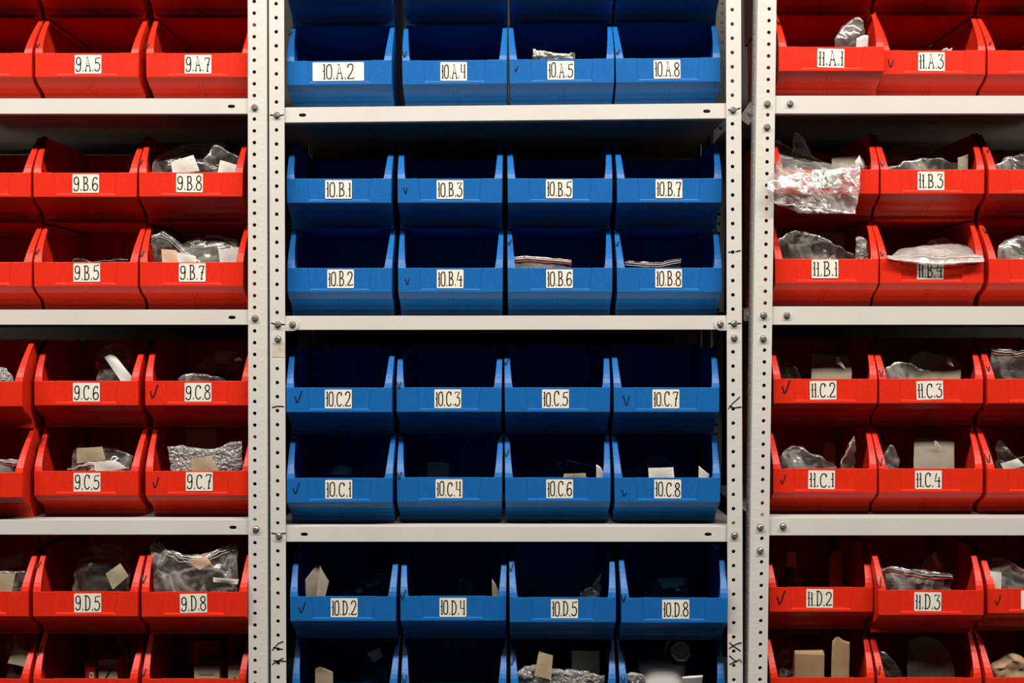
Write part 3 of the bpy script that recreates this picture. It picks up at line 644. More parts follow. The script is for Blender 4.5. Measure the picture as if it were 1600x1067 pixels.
# ------------------------------------------------------------------ what lies in the bins
def resample(pts, n):
    q = smooth_line([tuple(p) for p in pts], 6) if len(pts) > 2 else [tuple(p) for p in pts]
    q = [Vector(p) for p in q]
    L = [0]
    for a, b in zip(q[:-1], q[1:]): L.append(L[-1]+(b-a).length)
    out = []; j = 0
    for i in range(n):
        t = L[-1]*i/(n-1)
        while j < len(q)-2 and L[j+1] < t: j += 1
        out.append(q[j].lerp(q[j+1], min(1, max(0, (t-L[j])/((L[j+1]-L[j]) or 1)))))
    return out
def front_limit(z):
    """inner face of the bin front at height z above the bin base"""
    if z > .075: return -1
    if z > .037: return .0050
    return .0050+(.037-max(z, .004))/.033*.0400
def pillow(rows, ths, wr, seed, scale, NU=44, NV=30, root=None):
    """a soft flat bag: rows of points from top to bottom, a thickness for each row, wrinkles"""
    R = [resample(r, NU) for r in rows]
    cols = [resample([R[j][i] for j in range(len(R))], NV) for i in range(NU)]
    g = [[cols[i][j] for i in range(NU)] for j in range(NV)]
    off = Vector((seed*7.31, seed*3.17, seed*1.9))
    front = []; back = []
    for j in range(NV):
        v = j/(NV-1); a = v*(len(ths)-1); k = min(int(a), len(ths)-2); th = ths[k]+(ths[k+1]-ths[k])*(a-k)
        for i in range(NU):
            p = g[j][i]; du = g[j][min(i+1, NU-1)]-g[j][max(i-1, 0)]; dv = g[min(j+1, NV-1)][i]-g[max(j-1, 0)][i]
            n = du.cross(dv)
            n = n.normalized() if n.length > 1e-9 else Vector((0, -1, 0))
            if n.y > 0: n = -n
            u = i/(NU-1)
            prof = max(0, math.sin(math.pi*u))**.55
            q = p*scale+off
            cr = .45-noise.voronoi(q*.55)[0][0]+.5*(.45-noise.voronoi(q*1.2+Vector((5, 1, 2)))[0][0]) if wr > .0015 else .4*noise.noise(q)
            cr2 = abs(noise.noise(q+Vector((9, 9, 9))))-.25
            jit = Vector((noise.noise(q*1.7), 0, noise.noise(q*1.7+Vector((3, 3, 3)))))*wr*.6
            front.append(p+jit+n*(th/2*prof+wr*cr*1.6+.0004)); back.append(p+jit-n*(th/2*prof+.0004)+n*wr*cr2*.6)
    lim = []
    if root:
        rt, bx, by, bz = BINS[root]
        for L_ in (front, back):
            for p in L_:
                z = p.z-bz
                p.z = max(p.z, bz+.0027)
                if z < HB-.002 and p.y > by+.002: p.x = min(max(p.x, bx-.0685), bx+.0685)
                if z < LIPT+.004 and p.y > by-.002: p.y = max(p.y, by+front_limit(z))
                if z < HB-.002: p.y = min(p.y, by+BACK-.008)
    N = NU*NV; V = front+back; F = []
    for j in range(NV-1):
        for i in range(NU-1):
            a = j*NU+i; F.append((a, a+1, a+NU+1, a+NU)); F.append((N+a, N+a+NU, N+a+NU+1, N+a+1))
    bd = [i for i in range(NU)]+[j*NU+NU-1 for j in range(1, NV)]+[(NV-1)*NU+i for i in range(NU-2, -1, -1)]+[j*NU for j in range(NV-2, 0, -1)]
    for a, b in zip(bd, bd[1:]+bd[:1]): F.append((a, N+a, N+b, b))
    return V, F, NU, NV
CN = [0]
def add_card(parent, quad, d, mat='paper', name='paper_slip', bend=.002, base=None):
    """thin printed slip; four corners in the photo (top left, top right, bottom right, bottom left) at depth d"""
    ds = d if isinstance(d, (list, tuple)) else [d]*4
    c = [P(a, b, e_) for (a, b), e_ in zip(quad, ds)]
    n = 7; V = []; F = []; uv = []
    nn = (c[1]-c[0]).cross(c[3]-c[0]).normalized()
    if nn.y > 0: nn = -nn
    for k in (0, 1):
        for j in range(n):
            for i in range(n):
                u, v = i/(n-1), j/(n-1)
                V.append(c[0].lerp(c[1], u).lerp(c[3].lerp(c[2], u), v)+nn*(bend*math.sin(math.pi*u)*math.cos(v*2)-k*.0004)); uv.append((u*(c[1]-c[0]).length*25, -v*(c[3]-c[0]).length*25))
    for k in (0, 1):
        for j in range(n-1):
            for i in range(n-1):
                a = k*n*n+j*n+i; F.append((a, a+1, a+n+1, a+n) if k else (a, a+n, a+n+1, a+1))
    bd = [i for i in range(n)]+[j*n+n-1 for j in range(1, n)]+[(n-1)*n+i for i in range(n-2, -1, -1)]+[j*n for j in range(n-2, 0, -1)]
    for a, b in zip(bd, bd[1:]+bd[:1]): F.append((a, b, n*n+b, n*n+a))
    org = parent.location if parent is not None else (base if base is not None else (c[2]+c[3])/2)
    org = Vector(org)
    me = bpy.data.meshes.new(name); me.from_pydata([tuple(v-org) for v in V], [], F); me.update()
    ul = me.uv_layers.new()
    for lp in me.loops: ul.data[lp.index].uv = uv[lp.vertex_index]
    return link(name, me, M[mat], parent, (0, 0, 0) if parent is not None else org)
def bag(code, tops, d, label, th=.03, d0=None, mat='film', wr=.0052, zip_=None, shrink=.92, name='plastic_bag', cat='plastic bag', cards=(), inner=None, scale=55, group='bags of parts in the bins', fold=None, bulge=.006):
    CN[0] += 1; seed = CN[0]
    root, bx, by, bz = BINS[code]
    kf = (.6 if name == 'plastic_bag' else .64) if d < .095 else .8
    d0 = max(d*kf, .062) if d0 is None else max(d0*kf, .050)
    d = max(.012, d*kf); th = th if th < .01 else th*.85
    top = [P(a, b, by+d) for a, b in tops]
    for p in top: p.x = min(max(p.x, bx-.068), bx+.068)
    cx = sum(p.x for p in top)/len(top)
    zf = bz+.0032
    bot = [Vector((cx+(p.x-cx)*shrink, by+d0, zf)) for p in top]
    mid = [t.lerp(b_, .5)+Vector((0, -bulge, 0)) for t, b_ in zip(top, bot)]
    soft = name == 'plastic_bag'
    V, F, NU, NV = pillow([top, mid, bot], [th*.12, th, th*.7] if soft else [th, th, th], wr, seed, scale, root=code)
    org = Vector((cx, by+d0, bz+.0025))
    me = bpy.data.meshes.new(name); me.from_pydata([tuple(v-org) for v in V], [], F); me.update()
    me.polygons.foreach_set('use_smooth', [True]*len(me.polygons))
    o = link(name, me, M[mat], None, org)
    tag(o, label, cat, group)
    if zip_:
        for k, (row, mt) in enumerate(((1, 'zip_white'), (2, zip_))):
            pts = [V[row*NU+i]-org+Vector((0, -.0008, 0)) for i in range(NU)]
            mb = MB(); mb.tube(pts, .0006 if k == 0 else .0005, 6); mb.build('zip_strip', M[mt], o, smooth=True)
    for cd in cards:
        quad, off = cd[0], cd[1]; mt = cd[2] if len(cd) > 2 else 'paper'
        add_card(o, quad, by+max(.006, off*kf), mt)
    if inner:
        rnd = random.Random(seed)
        tp = [t.lerp(b_, .28)+Vector((0, .004, 0)) for t, b_ in zip(top, bot)]
        tp = [Vector((cx+(p.x-cx)*.8, p.y, p.z)) for p in tp]
        bt = [Vector((cx+(p.x-cx)*.8, p.y+.003, p.z+.002)) for p in bot]
        V2, F2, _, _ = pillow([tp, [a.lerp(b_, .5) for a, b_ in zip(tp, bt)], bt], [th*.25, th*.5, th*.4], .006, seed+50, 90, 18, 12, root=code)
        m2 = bpy.data.meshes.new('packed_part'); m2.from_pydata([tuple(v-org) for v in V2], [], F2); m2.update()
        m2.polygons.foreach_set('use_smooth', [True]*len(m2.polygons))
        link('packed_part', m2, M[inner], o)
    if fold:
        add_card(o, fold[0], by+fold[1]*kf-.001, fold[2] if len(fold) > 2 else 'paper_plain', 'folded_corner')
    return o
def sheet(code, tops, d, label, mat='envelope', name='paper_envelope', cat='envelope', th=.0016, **k):
    k.setdefault('wr', .0012); k.setdefault('group', 'envelopes and papers in the bins'); k.setdefault('shrink', 1.0)
    return bag(code, tops, d, label, th=th, mat=mat, name=name, cat=cat, d0=k.pop('d0', d+.012 if d > .05 else .062), scale=25, bulge=k.pop('bulge', .003), **k)
def carton(code, x0, x1, ytop, d, depth, label, mat='kraft', cards=(), rot=0.0, group='cartons in the bins', name='carton', flap=True):
    root, bx, by, bz = BINS[code]; lean = .16 if d*.5 < .0465 else 0.0; d = max(.033, d*.5)
    a = P(x0, ytop, by+d); b = P(x1, ytop, by+d); h = a.z-(bz+.0026); wd = b.x-a.x
    mb = MB(); mb.box((-wd/2, 0, 0), (wd/2, depth, h))
    me = baked(mb.mesh(name), [('BEVEL', dict(width=.0012, segments=2))])
    # cartons near the front lean forward, their lower edge on the bin floor
    o = link(name, me, M[mat], None, ((a.x+b.x)/2, by+(max(.0465, d+lean*h) if lean else d), bz+.0026)); o.rotation_euler = (lean, 0, rot)
    tag(o, label, 'carton', group)
    if flap:
        mb = MB(); mb.box((-wd/2+.001, .001, h), (wd/2-.001, depth*.52, h+.0007)); mb.build('flap', M[mat], o)
    for quad, off, mt in cards:
        (p0, p1, p2, p3) = quad; A_ = P(*p0, by+d); B_ = P(*p2, by+d); mb = MB()
        q0 = (A_.x-o.location.x, A_.z-o.location.z); q1 = (B_.x-o.location.x, B_.z-o.location.z)
        mb.box((q0[0], -.0006, max(.001, q1[1])), (q1[0], -.0001, min(q0[1], h-.001))); mb.build('paper_slip', M['paper_plain' if mt == 'paper' else mt], o)
    return o

# left rack
bag('9.B.8', [(229, 262), (250, 243), (285, 226), (325, 222), (352, 224)], .078, 'loose clear bag with a tilted printed slip in bin 9.B.8', .03, zip_='zip_white', inner='dark_parts',
    cards=[([(267, 254), (302, 242), (312, 267), (270, 272)], .050)])
bag('9.B.8', [(318, 252), (335, 228), (356, 236), (372, 246)], .025, 'narrow clear bag at the post end of bin 9.B.8 with slip edge', .02, cards=[([(344, 250), (371, 258), (371, 272), (340, 270)], .012)])
bag('9.B.5', [(112, 408), (118, 404), (135, 407), (170, 406), (200, 404)], .06, 'dim clear bag barely showing above the rim of bin 9.B.5', .02, mat='film_dark')
bag('9.B.7', [(236, 369), (247, 362), (262, 366), (285, 384), (305, 400)], .028, 'zip bag with an orange and white slip in bin 9.B.7', .022, zip_='zip_white', mat='film', inner='brown_parts',
    cards=[([(252, 389), (276, 391), (280, 412), (254, 412)], .012, 'paper_orange'), ([(276, 394), (306, 400), (306, 413), (280, 412)], .012, 'paper_plain')])
bag('9.B.7', [(280, 384), (310, 370), (340, 368), (372, 374)], .085, 'crumpled clear bag with white slip near the post in bin 9.B.7', .03, mat='crinkle', inner='grey_parts',
    cards=[([(341, 390), (373, 386), (374, 412), (344, 412)], .052)])
bag('9.C.6', [(152, 560), (158, 545), (170, 537), (186, 537), (205, 545)], .085, 'tall clear bag holding a white folded strip in bin 9.C.6', .035, zip_='zip_red', mat='crinkle', inner='grey_parts',
    cards=[([(163, 558), (177, 552), (209, 592), (192, 600)], .045, 'paper_plain')])
bag('9.C.8', [(276, 590), (300, 583), (330, 588), (352, 592)], .045, 'low clear bag lying in front in bin 9.C.8', .03, mat='crinkle', inner='grey_parts')
bag('9.C.8', [(308, 572), (335, 552), (362, 548), (380, 560)], .11, 'dark clear bag standing at the back of bin 9.C.8', .04, mat='film_dark', inner='dark_parts', cards=[([(338, 549), (363, 549), (360, 570), (334, 566)], .08, 'paper_tan')])
bag('LC1', [(-12, 580), (2, 573), (14, 583), (22, 597)], .03, 'pale clear bag corner in the upper forward bin at the left edge', .02, mat='bubble')
bag('9.C.5', [(112, 712), (122, 696), (150, 700), (180, 700), (208, 712)], .092, 'heap of clear bags with brown slips in bin 9.C.5', .04, mat='film', inner='brown_parts', cards=[([(120, 700), (160, 698), (165, 718), (120, 724)], .060, 'paper_tan')])
bag('9.C.5', [(105, 732), (125, 726), (160, 720), (185, 722), (203, 728)], .03, 'flat bag with a red zip line in front in bin 9.C.5', .025, mat='crinkle', zip_='zip_red', cards=[([(146, 722), (180, 719), (198, 731), (150, 740)], .012)])
bag('9.C.7', [(262, 699), (285, 697), (330, 703), (360, 692), (378, 690)], .028, 'milky padded bag lying across bin 9.C.7', .03, mat='bubble', wr=.003, inner='grey_parts', cards=[([(300, 716), (330, 712), (345, 740), (300, 740)], .010, 'paper_tan')])
sheet('9.C.7', [(290, 668), (314, 667), (338, 668)], .12, 'yellowish printed card standing at the back of bin 9.C.7', 'paper_tan', 'printed_card', 'card')
bag('LC0', [(-20, 722), (0, 718), (28, 719)], .02, 'flat zip bag with white rib in the lower forward bin at the left edge', .02, zip_='zip_red', mat='film_milky')
bag('9.D.5', [(118, 905), (122, 865), (150, 852), (185, 850), (205, 872)], .085, 'dark clear bag with a tilted tan slip in bin 9.D.5', .04, mat='film_dark', inner='dark_parts', cards=[([(165, 896), (188, 880), (201, 900), (176, 921)], .045, 'paper_tan')])
bag('9.D.8', [(231, 852), (242, 846), (285, 868), (330, 862), (372, 846)], .045, 'large wrinkled zip bag filling bin 9.D.8', .05, mat='crinkle', zip_='zip_white', inner='dark_parts', wr=.006,
    cards=[([(333, 902), (373, 905), (371, 913), (333, 909)], .012, 'paper_plain'), ([(292, 876), (322, 868), (330, 880), (312, 890)], .018, 'paper_orange')])
bag('LD3', [(-10, 880), (10, 868), (34, 866)], .10, 'dark bag with curved strip at the back of the bin left of 9.D.5', .03, mat='film_dark', inner='dark_parts', cards=[([(-4, 876), (36, 866), (34, 882), (2, 892)], .07, 'paper_tan')])
bag('LD3', [(-18, 895), (0, 893), (24, 894), (40, 895)], .03, 'clear bag with a long tan slip in the bin left of 9.D.5', .03, mat='crinkle', inner='dark_parts', cards=[([(-14, 895), (24, 896), (18, 926), (-14, 926)], .012, 'paper_tan')])
bag('LD0', [(8, 1010), (20, 995), (40, 1002)], .07, 'bag with a tilted tan slip in the bottom left corner bin', .035, mat='film_dark', inner='dark_parts', cards=[([(22, 1008), (45, 1018), (38, 1042), (12, 1036)], .04, 'paper_tan')])
c = carton('LD1', 131.5, 147.5, 1034, .06, .10, 'narrow red carton lettered akita up its side, under bin 9.D.5', 'red_card', flap=False)
t_ = bpy.data.curves.new('brand_lettering', 'FONT'); t_.body = 'makita'; t_.size = .0135; t_.shear = .2
tmp = bpy.data.objects.new('tmp', t_); C.objects.link(tmp); me = bpy.data.meshes.new_from_object(tmp.evaluated_get(bpy.context.evaluated_depsgraph_get())); bpy.data.objects.remove(tmp)
me.name = 'brand_lettering'; lt = link('brand_lettering', me, M['paper_plain'], c, (.0052, -.0004, .030)); lt.rotation_euler = (math.pi/2, -math.pi/2, 0)
o = carton('LD1', 152, 182, 1030, .075, .06, 'tan card box with an ink tick beside the narrow red carton', 'white_card')
mb = MB(); strokes(mb, [(-.004, .053), (.001, .062), (.006, .070)], .0022, lambda a, b: (a, -.0004, b), 0); mb.build('check_mark', M['ink'], o)
sheet('LD1', [(182, 1008), (196, 1000), (204, 1004)], .15, 'dark folded sheet at the back of the bin under 9.D.5', 'dark_parts', 'folded_sheet', 'paper')
carton('LD2', 302, 344, 1001, .15, .05, 'tall dark red carton at the back of the bin under 9.D.8', 'red_card', flap=False)
carton('LD2', 302, 342, 1042, .06, .05, 'tan printed carton in the middle of the bin under 9.D.8', 'white_card', cards=[([(310, 1028), (334, 1029), (333, 1054), (310, 1054)], .0035, 'paper_tan')])
o = carton('LD2', 355, 383, 1041, .05, .06, 'pale carton with an ink dash next to the post, under bin 9.D.8', 'white_card')
mb = MB(); strokes(mb, [(-.004, .058), (.001, .053), (.008, .051)], .0018, lambda a, b: (a, -.0004, b), 0); mb.build('check_mark', M['ink'], o)
# middle rack
bag('10.A.5', [(832, 76), (843, 79), (862, 81), (880, 84), (899, 82)], .012, 'shiny crumpled foil bag edge above the sticker of bin 10.A.5', .008, mat='foil', wr=.0030, scale=160, d0=.06)
bag('10.B.6', [(801, 402), (825, 400), (860, 403), (893, 406)], .016, 'flat zip bag with red and white rib in bin 10.B.6', .012, mat='film_milky', zip_='zip_red', wr=.002)
bag('10.B.8', [(976, 408), (1000, 409), (1030, 410), (1050, 406), (1065, 403)], .018, 'flat clear bag with an upturned end in bin 10.B.8', .012, mat='film', zip_='zip_white', wr=.002)
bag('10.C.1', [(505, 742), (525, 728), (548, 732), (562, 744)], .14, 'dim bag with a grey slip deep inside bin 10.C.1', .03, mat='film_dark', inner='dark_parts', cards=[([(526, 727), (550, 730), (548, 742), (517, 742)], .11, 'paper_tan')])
sheet('10.C.4', [(667, 721), (685, 720), (702, 722)], .16, 'dim handwritten card deep inside bin 10.C.4', 'kraft', 'written_card', 'card')
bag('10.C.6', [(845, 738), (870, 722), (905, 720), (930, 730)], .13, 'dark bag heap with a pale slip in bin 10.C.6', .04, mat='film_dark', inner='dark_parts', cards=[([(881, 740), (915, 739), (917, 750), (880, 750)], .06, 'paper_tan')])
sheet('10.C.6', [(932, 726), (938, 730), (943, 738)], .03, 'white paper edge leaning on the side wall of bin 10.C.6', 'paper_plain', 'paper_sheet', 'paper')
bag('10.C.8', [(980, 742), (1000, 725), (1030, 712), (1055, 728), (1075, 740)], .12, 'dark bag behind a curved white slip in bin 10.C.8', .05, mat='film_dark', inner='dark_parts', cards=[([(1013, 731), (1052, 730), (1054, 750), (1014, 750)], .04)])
sheet('10.C.8', [(1092, 728), (1100, 735), (1108, 741)], .05, 'small pale paper corner by the side wall of bin 10.C.8', 'paper_plain', 'paper_sheet', 'paper')
o = sheet('10.D.2', [(477, 905), (497, 882), (503, 893)], .05, 'pale kite shaped folded paper standing in bin 10.D.2', 'envelope', 'folded_paper', 'paper', fold=([(500, 884), (514, 908), (508, 932), (494, 934)], .038, 'envelope'))
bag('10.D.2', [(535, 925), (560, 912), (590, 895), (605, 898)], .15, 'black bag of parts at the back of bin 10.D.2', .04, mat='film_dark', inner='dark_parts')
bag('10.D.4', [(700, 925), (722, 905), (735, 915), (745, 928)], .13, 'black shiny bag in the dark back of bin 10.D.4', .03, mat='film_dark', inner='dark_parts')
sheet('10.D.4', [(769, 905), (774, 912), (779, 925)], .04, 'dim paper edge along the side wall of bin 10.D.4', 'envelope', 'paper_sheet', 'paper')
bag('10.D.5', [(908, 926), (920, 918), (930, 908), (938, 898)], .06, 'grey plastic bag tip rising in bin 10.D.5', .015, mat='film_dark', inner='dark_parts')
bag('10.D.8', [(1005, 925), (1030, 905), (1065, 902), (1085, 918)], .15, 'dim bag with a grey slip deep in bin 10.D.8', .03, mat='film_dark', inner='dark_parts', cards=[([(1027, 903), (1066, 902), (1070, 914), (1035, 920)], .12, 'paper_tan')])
bag('MD0', [(560, 1045), (580, 1025), (600, 1022), (612, 1040)], .11, 'clear bag with a tilted white slip and string under bin 10.D.2', .03, mat='film_dark', inner='dark_parts', cards=[([(573, 1020), (593, 1012), (598, 1026), (584, 1036)], .07, 'paper')])
mb = MB(); q = [P(a, b, .085)-bpy.data.objects['plastic_bag'].location*0 for a, b in ((580, 1036), (590, 1044), (600, 1050), (604, 1064))]
bo = [o for o in C.objects if o.get('label', '').startswith('clear bag with a tilted white slip and string')][0]
mb.tube(smooth_line([tuple(p-bo.location) for p in q], 5), .0011, 6); mb.build('string', M['cord'], bo, smooth=True)
sheet('MD0', [(492, 1046), (500, 1042), (520, 1050)], .05, 'tan printed tag leaning in the bin under 10.D.2', 'paper_tan', 'printed_tag', 'tag')
bag('MD2', [(806, 1050), (830, 1040), (860, 1046), (900, 1048), (945, 1056)], .02, 'sheet of bubble wrap bunched in the bin under 10.D.5', .04, mat='bubble', wr=.005, scale=90, cat='bubble wrap', name='plastic_bag', inner='grey_parts')
add = add_card(None, [(842, 1017), (864, 1024), (861, 1062), (835, 1056)], BINS['MD2'][2]+.006, 'paper_tan', 'printed_tag'); tag(add, 'tan printed tag sticking up in front of the bubble wrap', 'tag')
o = carton('MD2', 894, 938, 1015, .09, .02, 'grey green foam block standing in the bin under 10.D.5', 'foam', name='foam_block', flap=False, rot=-.04); o['category'] = 'foam block'; del o['group']
# the white tank with a knob cap and a hose
root, bx, by, bz = BINS['MD3']
ctr = P(1033, 1048, by+.058); org = Vector((ctr.x, ctr.y, bz+.0026))
tank = empty('plastic_tank', org); tag(tank, 'white plastic tank with octagonal grey knob cap and hose, under bin 10.D.8', 'tank')
mb = MB(); nu, nv = 28, 16; hz = (P(0, 1024, by+.058).z-org.z)
for j in range(nv+1):
    v = j/nv; z = hz*v
    r = (.42+.58*min(1, v*1.8)**.7)*(1 if v < .9 else 1-((v-.9)/.1)**2*.35)
    for i in range(nu):
        a = 2*math.pi*i/nu; c_, s_ = math.cos(a), math.sin(a)
        mb.v.append((.034*r*math.copysign(abs(c_)**.7, c_), .034*r*math.copysign(abs(s_)**.7, s_), z))
mb.f += [(j*nu+i, j*nu+(i+1) % nu, (j+1)*nu+(i+1) % nu, (j+1)*nu+i) for j in range(nv) for i in range(nu)]+[tuple(range(nu-1, -1, -1)), tuple(nv*nu+i for i in range(nu))]
mb.build('tank_body', M['white_plastic'], tank, smooth=True)
ax = Vector((.12, -.86, .50)).normalized(); kc = P(1064, 1017, by+.024)-org
mb = MB(); mb.cyl(kc-ax*.016, ax, .0165, .0165, .012, 24); mb.build('sealing_ring', M['black_plastic'], tank)
mb = MB(); mb.cyl(kc-ax*.004, ax, .0152, .0140, .006, 8, .3); mb.cyl(kc+ax*.002, ax, .006, .0055, .0012, 12); mb.build('knob_cap', M['cap'], tank)
mb = MB(); mb.cyl(kc-ax*.045, ax, .011, .011, .030, 20); mb.build('filler_neck', M['white_plastic'], tank)
mb = MB(); mb.cyl(P(1040, 1025, by+.040)-org, (0, 0, 1), .0055, .0055, .004, 14); mb.build('hose_grommet', M['black_plastic'], tank)
mb = MB(); mb.tube(smooth_line([tuple(P(a, b, by+.040)-org) for a, b in ((1039, 1026), (1041, 1012), (1047, 1000), (1054, 990))], 5), .0019, 8); mb.build('hose', M['tube_green'], tank, smooth=True)
bag('MD3', [(984, 1040), (990, 1016), (1012, 1004), (1030, 1006), (1050, 1030)], .16, 'clear bag bunched behind the white tank', .02, mat='film', d0=.15)
bag('MD3', [(1068, 1042), (1080, 1022), (1092, 1012), (1098, 1045)], .15, 'dark clear bag beside the white tank near the post', .03, mat='film_dark')
bag('MD3', [(978, 1053), (992, 1050), (1010, 1060)], .012, 'bunched bubble wrap in front of the white tank at its hose side', .016, mat='bubble', cat='bubble wrap')
sheet('MD3', [(1066, 1058), (1098, 1055)], .016, 'white paper in front of the tank under its knob cap', 'paper_plain', 'paper_sheet', 'paper')
# right rack
bag('11.A.1', [(1304, 62), (1318, 42), (1336, 27), (1347, 32), (1350, 55)], .07, 'clear bag standing upright in bin 11.A.1', .02, mat='film', inner='dark_parts')
sheet('11.A.1', [(1338, 60), (1350, 55), (1357, 56)], .035, 'narrow white paper strips at the side wall of bin 11.A.1', 'paper_plain', 'paper_sheet', 'paper')
bag('11.A.3', [(1472, 79), (1478, 75), (1484, 78), (1488, 74)], .03, 'small scrap of plastic just above the rim of bin 11.A.3', .008, mat='film_milky')
bag('11.B.2', [(1236, 250), (1242, 206), (1254, 212), (1268, 240), (1285, 252)], .085, 'pointed clear bag rising behind the draped bag in bin 11.B.2', .016, mat='film', zip_='zip_white')
sheet('11.B.2', [(1300, 247), (1335, 243), (1346, 243), (1351, 258)], .06, 'grey paper with a curled white corner in bin 11.B.2', 'envelope', fold=([(1336, 252), (1343, 242), (1350, 262), (1338, 262)], .048))
def drape(rows, ths, label, mat, wr, code, zips=(), scale=70, cards=()):
    CN[0] += 1
    root, bx, by, bz = BINS[code]
    R = [[P(a, b, by+d) for a, b, d in r] for r in rows]
    V, F, NU, NV = pillow(R, ths, wr, CN[0], scale, 44, 36, root=code)
    org = (R[-1][0]+R[-1][-1])/2
    me = bpy.data.meshes.new('plastic_bag'); me.from_pydata([tuple(v-org) for v in V], [], F); me.update()
    me.polygons.foreach_set('use_smooth', [True]*len(me.polygons))
    o = link('plastic_bag', me, M[mat], None, org); tag(o, label, 'plastic bag', 'bags of parts in the bins')
    for row, mt in zips:
        mb = MB(); mb.tube([V[row*NU+i]-org+Vector((0, -.0008, 0)) for i in range(NU)], .0008, 6); mb.build('zip_strip', M[mt], o, smooth=True)
    return o
drape([[(1212, 218, .075), (1240, 232, .075), (1275, 248, .07), (1315, 258, .06), (1358, 263, .05)],
       [(1214, 246, .022), (1240, 252, .020), (1275, 257, .018), (1310, 259, .016), (1347, 259, .014)],
       [(1214, 255, -.006), (1240, 258, -.008), (1275, 260, -.008), (1310, 260, -.008), (1344, 259, -.008)],
       [(1199, 288, -.034), (1235, 284, -.024), (1275, 284, -.020), (1310, 284, -.018), (1345, 282, -.014)],
       [(1203, 312, -.034), (1235, 316, -.030), (1275, 324, -.026), (1310, 330, -.024), (1340, 318, -.020)],
       [(1226, 325, -.030), (1250, 332, -.029), (1280, 340, -.028), (1308, 346, -.026), (1332, 350, -.024)]],
      [.002, .004, .004, .010, .008, .002], 'big crinkled clear bag draped over the front of bin 11.B.2', 'drape', .0040, '11.B.2', zips=((1, 'zip_white'), (3, 'zip_red'), (32, 'zip_white')))
bag('11.B.3', [(1380, 250), (1400, 226), (1430, 234), (1480, 226), (1500, 240)], .12, 'dark wrinkled bag at the back of bin 11.B.3', .04, mat='film_dark', inner='dark_parts')
bag('11.B.3', [(1385, 262), (1420, 252), (1450, 247), (1480, 250), (1508, 260)], .03, 'low clear bag lying along the front of bin 11.B.3', .03, mat='crinkle', inner='grey_parts')
sheet('11.B.3', [(1497, 246), (1505, 244), (1513, 240)], .05, 'pale paper corner standing in bin 11.B.3', 'envelope')
bag('RB3', [(1556, 258), (1575, 246), (1600, 240), (1640, 238)], .05, 'clear bag in the upper bin at the right edge beside 11.B.3', .04, mat='crinkle', inner='dark_parts')
bag('11.B.1', [(1216, 372), (1245, 362), (1275, 366), (1310, 384), (1335, 398)], .028, 'wide clear bag lying across bin 11.B.1', .035, mat='crinkle', inner='grey_parts')
sheet('11.B.1', [(1279, 363), (1300, 362), (1319, 363)], .10, 'yellowish card standing behind the bag in bin 11.B.1', 'paper_tan', 'printed_card', 'card')
bag('11.B.1', [(1338, 372), (1345, 369), (1352, 376), (1357, 390)], .035, 'white rolled paper bag at the side wall of bin 11.B.1', .02, mat='bubble', inner='grey_parts')
drape([[(1404, 390, .07), (1440, 387, .07), (1485, 383, .07), (1526, 384, .06)],
       [(1392, 400, .022), (1435, 397, .024), (1480, 396, .024), (1532, 396, .022)],
       [(1386, 401, -.004), (1430, 401, -.005), (1480, 401, -.005), (1537, 400, -.004)],
       [(1388, 404, -.012), (1425, 410, -.013), (1470, 414, -.014), (1538, 408, -.012)]],
      [.006, .014, .003, .001], 'pinkish milky zip bag resting over the rim of bin 11.B.4', 'film_milky', .0022, '11.B.4', zips=((31, 'zip_white'),))
bag('11.B.4', [(1436, 388), (1450, 376), (1475, 372), (1492, 378)], .10, 'crumpled dark bag behind the pinkish bag in bin 11.B.4', .03, mat='crinkle', inner='dark_parts', wr=.006)
bag('RB2', [(1560, 385), (1575, 374), (1600, 368), (1640, 372)], .05, 'grey crumpled bag, lower bin at right edge beside 11.B.4', .05, mat='crinkle', inner='grey_parts')
sheet('11.C.2', [(1268, 551), (1295, 554), (1322, 556), (1331, 580)], .058, 'grey beige envelope with a folded white corner in bin 11.C.2', fold=([(1307, 557), (1312, 558), (1321, 577), (1306, 566)], .050))
bag('11.C.2', [(1213, 575), (1225, 566), (1240, 570), (1254, 585)], .06, 'dim bag by the post in bin 11.C.2', .03, mat='film_dark', inner='grey_parts')
sheet('11.C.3', [(1421, 562), (1440, 548), (1470, 555), (1490, 556), (1500, 570)], .060, 'crumpled grey beige envelope in bin 11.C.3', wr=.006, fold=([(1481, 559), (1486, 562), (1490, 573), (1479, 567)], .050))
bag('11.C.3', [(1382, 578), (1400, 568), (1420, 567), (1455, 582)], .03, 'shiny clear bag in front of the envelope in bin 11.C.3', .03, mat='crinkle', inner='grey_parts')
bag('RC3', [(1550, 543), (1575, 545), (1600, 549), (1640, 550)], .03, 'zip bag with red line, upper bin at right edge beside 11.C.3', .03, mat='film', zip_='zip_red', inner='dark_parts')
bag('11.C.1', [(1216, 715), (1240, 698), (1262, 705), (1285, 716), (1308, 728)], .04, 'glossy clear bag heap in bin 11.C.1', .04, mat='crinkle', inner='dark_parts', wr=.006)
bag('11.C.1', [(1314, 722), (1324, 700), (1332, 683), (1337, 686)], .05, 'folded zip bag strip standing in bin 11.C.1', .006, mat='film', zip_='zip_red', inner=None)
sheet('11.C.1', [(1287, 690), (1298, 688), (1306, 700)], .12, 'dim folded tan paper at the back of bin 11.C.1', 'kraft', 'folded_paper', 'paper')
sheet('11.C.4', [(1428, 690), (1435, 682), (1465, 685), (1491, 688)], .07, 'tall grey beige envelope with white flap tip in bin 11.C.4', fold=([(1460, 688), (1464, 690), (1472, 704), (1461, 695)], .058))
bag('11.C.4', [(1380, 712), (1390, 697), (1400, 702), (1404, 725)], .05, 'narrow clear bag beside the tall envelope in bin 11.C.4', .02, mat='crinkle', inner='grey_parts')
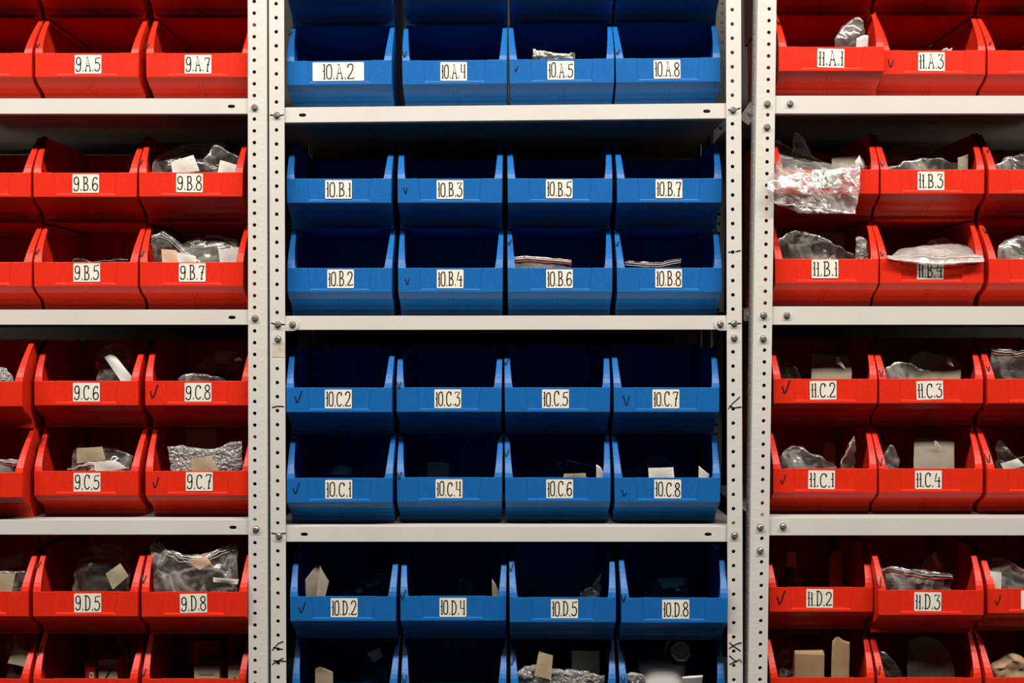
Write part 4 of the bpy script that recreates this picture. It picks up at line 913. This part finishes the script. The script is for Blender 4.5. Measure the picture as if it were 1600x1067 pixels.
bag('RC2', [(1556, 700), (1564, 688), (1590, 712), (1640, 700)], .07, 'dark bag with a pale slip, lower bin at right edge beside 11.C.4', .04, mat='film_dark', inner='dark_parts', cards=[([(1563, 724), (1590, 716), (1602, 728), (1570, 736)], .03)])
bag('11.D.2', [(1212, 905), (1228, 866), (1242, 862), (1252, 890)], .12, 'dark bag with a red printed slip in bin 11.D.2', .03, mat='film_dark', inner='dark_parts', cards=[([(1229, 863), (1243, 862), (1245, 885), (1228, 886)], .09, 'paper_orange')])
sheet('11.D.2', [(1296, 870), (1306, 856), (1316, 860)], .10, 'dim brown envelope edge in bin 11.D.2', 'kraft')
bag('11.D.3', [(1378, 888), (1400, 887), (1440, 892), (1490, 898)], .018, 'clear zip bag lying along the front of bin 11.D.3', .03, mat='crinkle', zip_='zip_red', inner='dark_parts')
sheet('11.D.3', [(1440, 878), (1456, 862), (1470, 868), (1476, 890)], .12, 'dark envelope with a pale flap at the back of bin 11.D.3', 'envelope', fold=([(1456, 868), (1462, 862), (1470, 886), (1464, 888)], .10))
bag('RD3', [(1548, 872), (1575, 872), (1600, 888), (1640, 886)], .05, 'clear zip bag in the bin at the right edge beside 11.D.3', .03, mat='crinkle', zip_='zip_red', inner='grey_parts', cards=[([(1547, 892), (1565, 894), (1564, 926), (1547, 926)], .014)])
carton('RD0', 1244, 1290, 1020, .045, .07, 'brown kraft carton wrapped in film, under bin 11.D.2', rot=-.12)
bag('RD0', [(1208, 1040), (1222, 1012), (1240, 1000), (1250, 1010)], .10, 'black shiny bag behind the brown kraft carton', .03, mat='crinkle', inner='dark_parts')
sheet('RD0', [(1300, 1002), (1308, 994), (1318, 1000), (1328, 1003)], .05, 'brown paper envelope standing beside the kraft carton', 'kraft')
sheet('RD1', [(1418, 1002), (1440, 992), (1468, 1000), (1484, 1022), (1492, 1050)], .088, 'large curved grey green foam sheet under bin 11.D.3', 'foam', 'foam_sheet', 'foam sheet', th=.006, group='foam pieces in the bins')
bag('RD1', [(1374, 1018), (1385, 1022), (1398, 1036), (1410, 1052)], .03, 'dull clear bag in front of the curved foam sheet', .02, mat='film_dark', inner='dark_parts')
bag('RD2', [(1550, 1046), (1570, 1030), (1584, 1022), (1600, 1030), (1640, 1034)], .05, 'crumpled brown paper in the bottom right corner bin', .04, mat='kraft', wr=.008, name='crumpled_paper', cat='paper', group='envelopes and papers in the bins')
